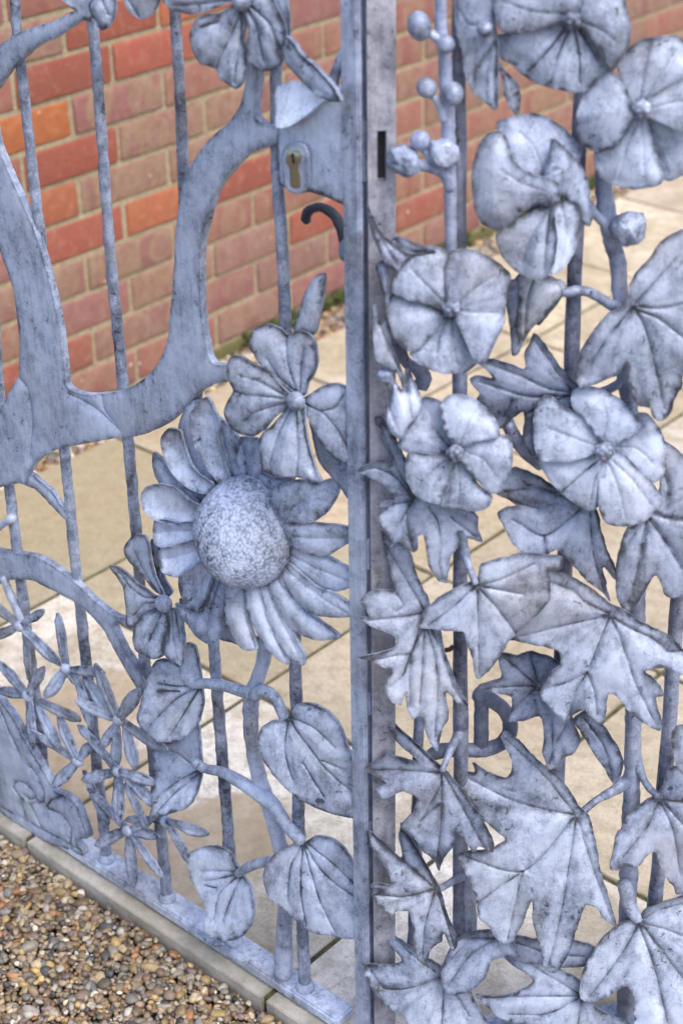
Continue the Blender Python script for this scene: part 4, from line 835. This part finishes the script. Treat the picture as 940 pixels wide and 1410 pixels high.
maple('c3 880,782 940,792 d3 30,800 100,782 250,830 280,900 250,980 250,1060 320,1120 340,1180 372,1262 330,1332 280,1342 230,1392 190,1396 160,1310 170,1222 145,1120 80,1142 0,1160 c3 925,1162 942,1080 930,1022 850,1002 758,970 850,932 882,920 870,832',
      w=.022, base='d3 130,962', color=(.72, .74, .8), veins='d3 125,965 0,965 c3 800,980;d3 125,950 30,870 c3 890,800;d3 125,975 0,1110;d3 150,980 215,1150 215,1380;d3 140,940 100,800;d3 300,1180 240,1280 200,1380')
maple('d3 340,1150 420,1098 500,1180 572,1280 600,1360 d4 590,25 553,82 522,45 d3 498,1402 420,1290 370,1210', w=.030, base='d3 370,1120', color=(.85, .86, .9), veins='d3 400,1150 500,1290 d4 545,50')
maple('d3 -60,610 0,560 60,500 50,395 120,330 200,328 290,355 380,400 460,450 530,510 600,540 700,610 800,660 870,700 940,780 P 952,908 d3 930,915 880,882 840,870 765,870 728,882 790,940 832,1022 790,1032 800,1090 832,1190 808,1222 760,1200 680,1140 620,1080 540,1005 502,1180 460,1172 400,1095 340,1130 290,1168 250,1120 162,1020 190,960 230,880 272,845 262,780 200,760 100,745 0,730 c3 900,765 d3 -60,680',
      w=.062, base='d3 535,572', droop=.020, veins='d3 525,575 300,630 -20,722;d3 530,590 470,740 410,890 350,1000 320,1130;d3 412,892 455,1000 472,1130;d3 405,895 300,950 180,992;d3 545,590 600,720 680,950 800,1195;d3 520,560 400,500 330,440 120,362;d3 560,590 640,642 780,710 860,780 P 945,900', face=.65)
maple('W 430,80 440,65 480,90 540,150 600,200 640,260 672,300 692,380 702,440 732,540 749,607 720,592 690,552 662,545 642,600 622,670 582,737 555,727 538,660 520,600 514,530 490,600 450,657 420,642 400,610 370,580 360,520 330,450 313,410 400,387 440,362 370,300 340,250 304,190 320,176 360,182 353,155 400,180 450,192 460,150',
      w=.056, base='W 637,292', droop=.016, veins='W 632,290 480,258 320,188;W 632,298 490,450 330,415;W 488,452 470,540 450,645;W 488,452 420,500 365,545;W 638,302 600,560 565,725;W 645,310 680,420 742,595;W 630,280 540,170 442,78', face=.6)
maple('W 96,12 110,12 150,58 210,108 250,148 275,168 330,240 372,300 405,375 402,396 362,380 352,400 300,332 296,370 270,410 255,452 240,422 210,392 180,352 148,322 180,280 190,242 150,222 100,242 72,222 108,200 48,172 90,140 108,115 140,130 192,140 140,92 108,42',
      w=.032, base='W 262,170', color=(.88, .9, .95), veins='W 258,172 150,168 60,172;W 260,178 262,260 250,435;W 270,180 330,290 380,385;W 252,160 170,80 108,25;W 255,260 200,310;W 262,200 225,270 195,330', droop=.006)
maple('W 58,340 98,370 150,420 144,370 150,322 180,370 222,440 252,490 272,560 302,640 290,667 264,620 260,642 235,660 212,712 190,682 178,600 168,560 130,560 115,587 108,560 85,547 68,512 98,500 62,492 75,478 120,483 98,430 72,390',
      w=.036, base='W 246,500', veins='W 242,500 150,520 80,515;W 238,494 150,420 66,350;W 240,488 200,410 152,335;W 240,510 215,600 208,700;W 250,512 275,590 295,660', vs=1.1)
T2('vine', 'W 246,502 270,490 300,472 330,455 345,440', [.0038, .004, .0045, .006, .008], w=[.030, .018, .008, .002], color=(.8, .81, .84), pat=.3)
T2('vine', 'P 647,1190 646,1220 647,1260 648,1300', .0075, w=.006)
maple('W 88,615 105,615 120,630 180,670 240,705 280,732 330,760 345,800 380,860 410,930 380,990 150,990 162,900 160,860 110,830 60,770 48,720 130,716 152,705 110,652',
      w=.040, base='W 268,745', color=(.95, .96, .98), veins='W 262,745 180,775 100,780 55,722;W 268,755 262,900;W 100,622 180,688 240,730;W 275,755 340,860', droop=.006)
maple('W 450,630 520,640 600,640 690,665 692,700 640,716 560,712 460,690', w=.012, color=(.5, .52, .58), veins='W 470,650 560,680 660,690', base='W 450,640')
maple('W 420,650 520,695 600,730 652,760 690,830 790,880 810,980 600,990 520,900 430,858 362,795 402,800 470,790 520,760 440,700', w=.034, base='W 655,800', color=(.82, .84, .88), veins='W 650,800 500,800 380,803;W 650,795 560,745 440,665;W 640,810 560,850 450,850;W 655,810 640,900', droop=.006)
maple('W 264,782 262,740 270,712 300,655 350,622 410,618 450,650 480,690 440,690 400,700 385,738 360,770 330,792 280,802', w=.048, base='W 410,640', color=(.9, .91, .95), veins='W 405,642 340,690 280,782;W 410,640 350,640 290,700', droop=.010)
maple('d4 690,850 620,852 560,890 500,950 450,1020 410,1100 383,1200 388,1280 430,1312 500,1290 560,1250 640,1213 668,1260 672,1340 682,1440 P 900,1450 985,1450 985,1260 960,1236 940,1236 d4 900,730 800,762 720,802',
      w=.058, base='d4 700,857', droop=.018, face=.7, veins='d4 690,870 610,1020 430,1275;d4 700,880 780,1100 860,1440;d4 715,875 850,1050 P 945,1355;d4 720,862 830,890 P 950,1293;d4 705,850 800,790 P 940,1245')
maple('P 903,1095 885,1106 865,1123 855,1143 849,1151 845,1173 841,1196 853,1196 865,1192 880,1191 890,1178 902,1173 908,1191 915,1208 928,1224 933,1236 945,1238 970,1200 975,1120 960,1075 930,1058 918,1062 912,1082',
      w=.044, base='P 908,1100', color=(.93, .94, .97), veins='P 906,1104 890,1139 858,1178;P 909,1106 925,1140 938,1210;P 912,1104 940,1136;P 913,1102 945,1104', droop=.010)
maple('P 924,1012 928,1003 940,998 965,1008 970,1075 940,1068 928,1045', w=.050, base='P 945,1080', face=.6)
T2('vine', 'P 800,1120 810,1110 822,1101 845,1088 860,1078 872,1070', [.0045, .0042, .0045, .006, .008, .009], w=[.030, .022, .014, .006, .004], color=(.8, .81, .84), pat=.3)
T2('vine', 'P 872,1036 878,1054 884,1070 892,1084 905,1097', [.009, .006, .0045, .004, .004], w=[.004, .010, .020, .034], color=(.82, .83, .86), pat=.3)
T2('vine', 'P 859,1215 862,1230 866,1248 876,1264 884,1272', [.008, .0085, .0075, .006], w=.016)
T2('vine', 'P 634,730 636,748 644,776 654,804', [.009, .006, .0044, .004], w=[.004, .014, .034, .040], color=(.8, .81, .84), pat=.3)
T2('vine', 'P 634,1008 626,1020 617,1040 608,1062', [.0075, .0052, .004, .0038], w=[.002, .012, .022, .030], color=(.8, .81, .84), pat=.3)
hb = T2('drop_bolt_handle', 'P 586,1046 596,1038 608,1034 625,1032 655,1033 672,1031 690,1024 701,1010 702,995 694,978 678,965 655,955', [.007, .0085, .0085, .0085, .0085, .008, .0088, .0088, .0088, .0088, .0088, .0088], w=-.020, color=(.42, .43, .46))
x = T2('drop_bolt_catch', 'P 662,962 662,985 662,1034', .0085, w=-.022, color=(.36, .37, .4)); x.parent = hb
T2('spur', 'P 613,895 619,894 623,890', .003, w=.004, color=(.4, .2, .1))
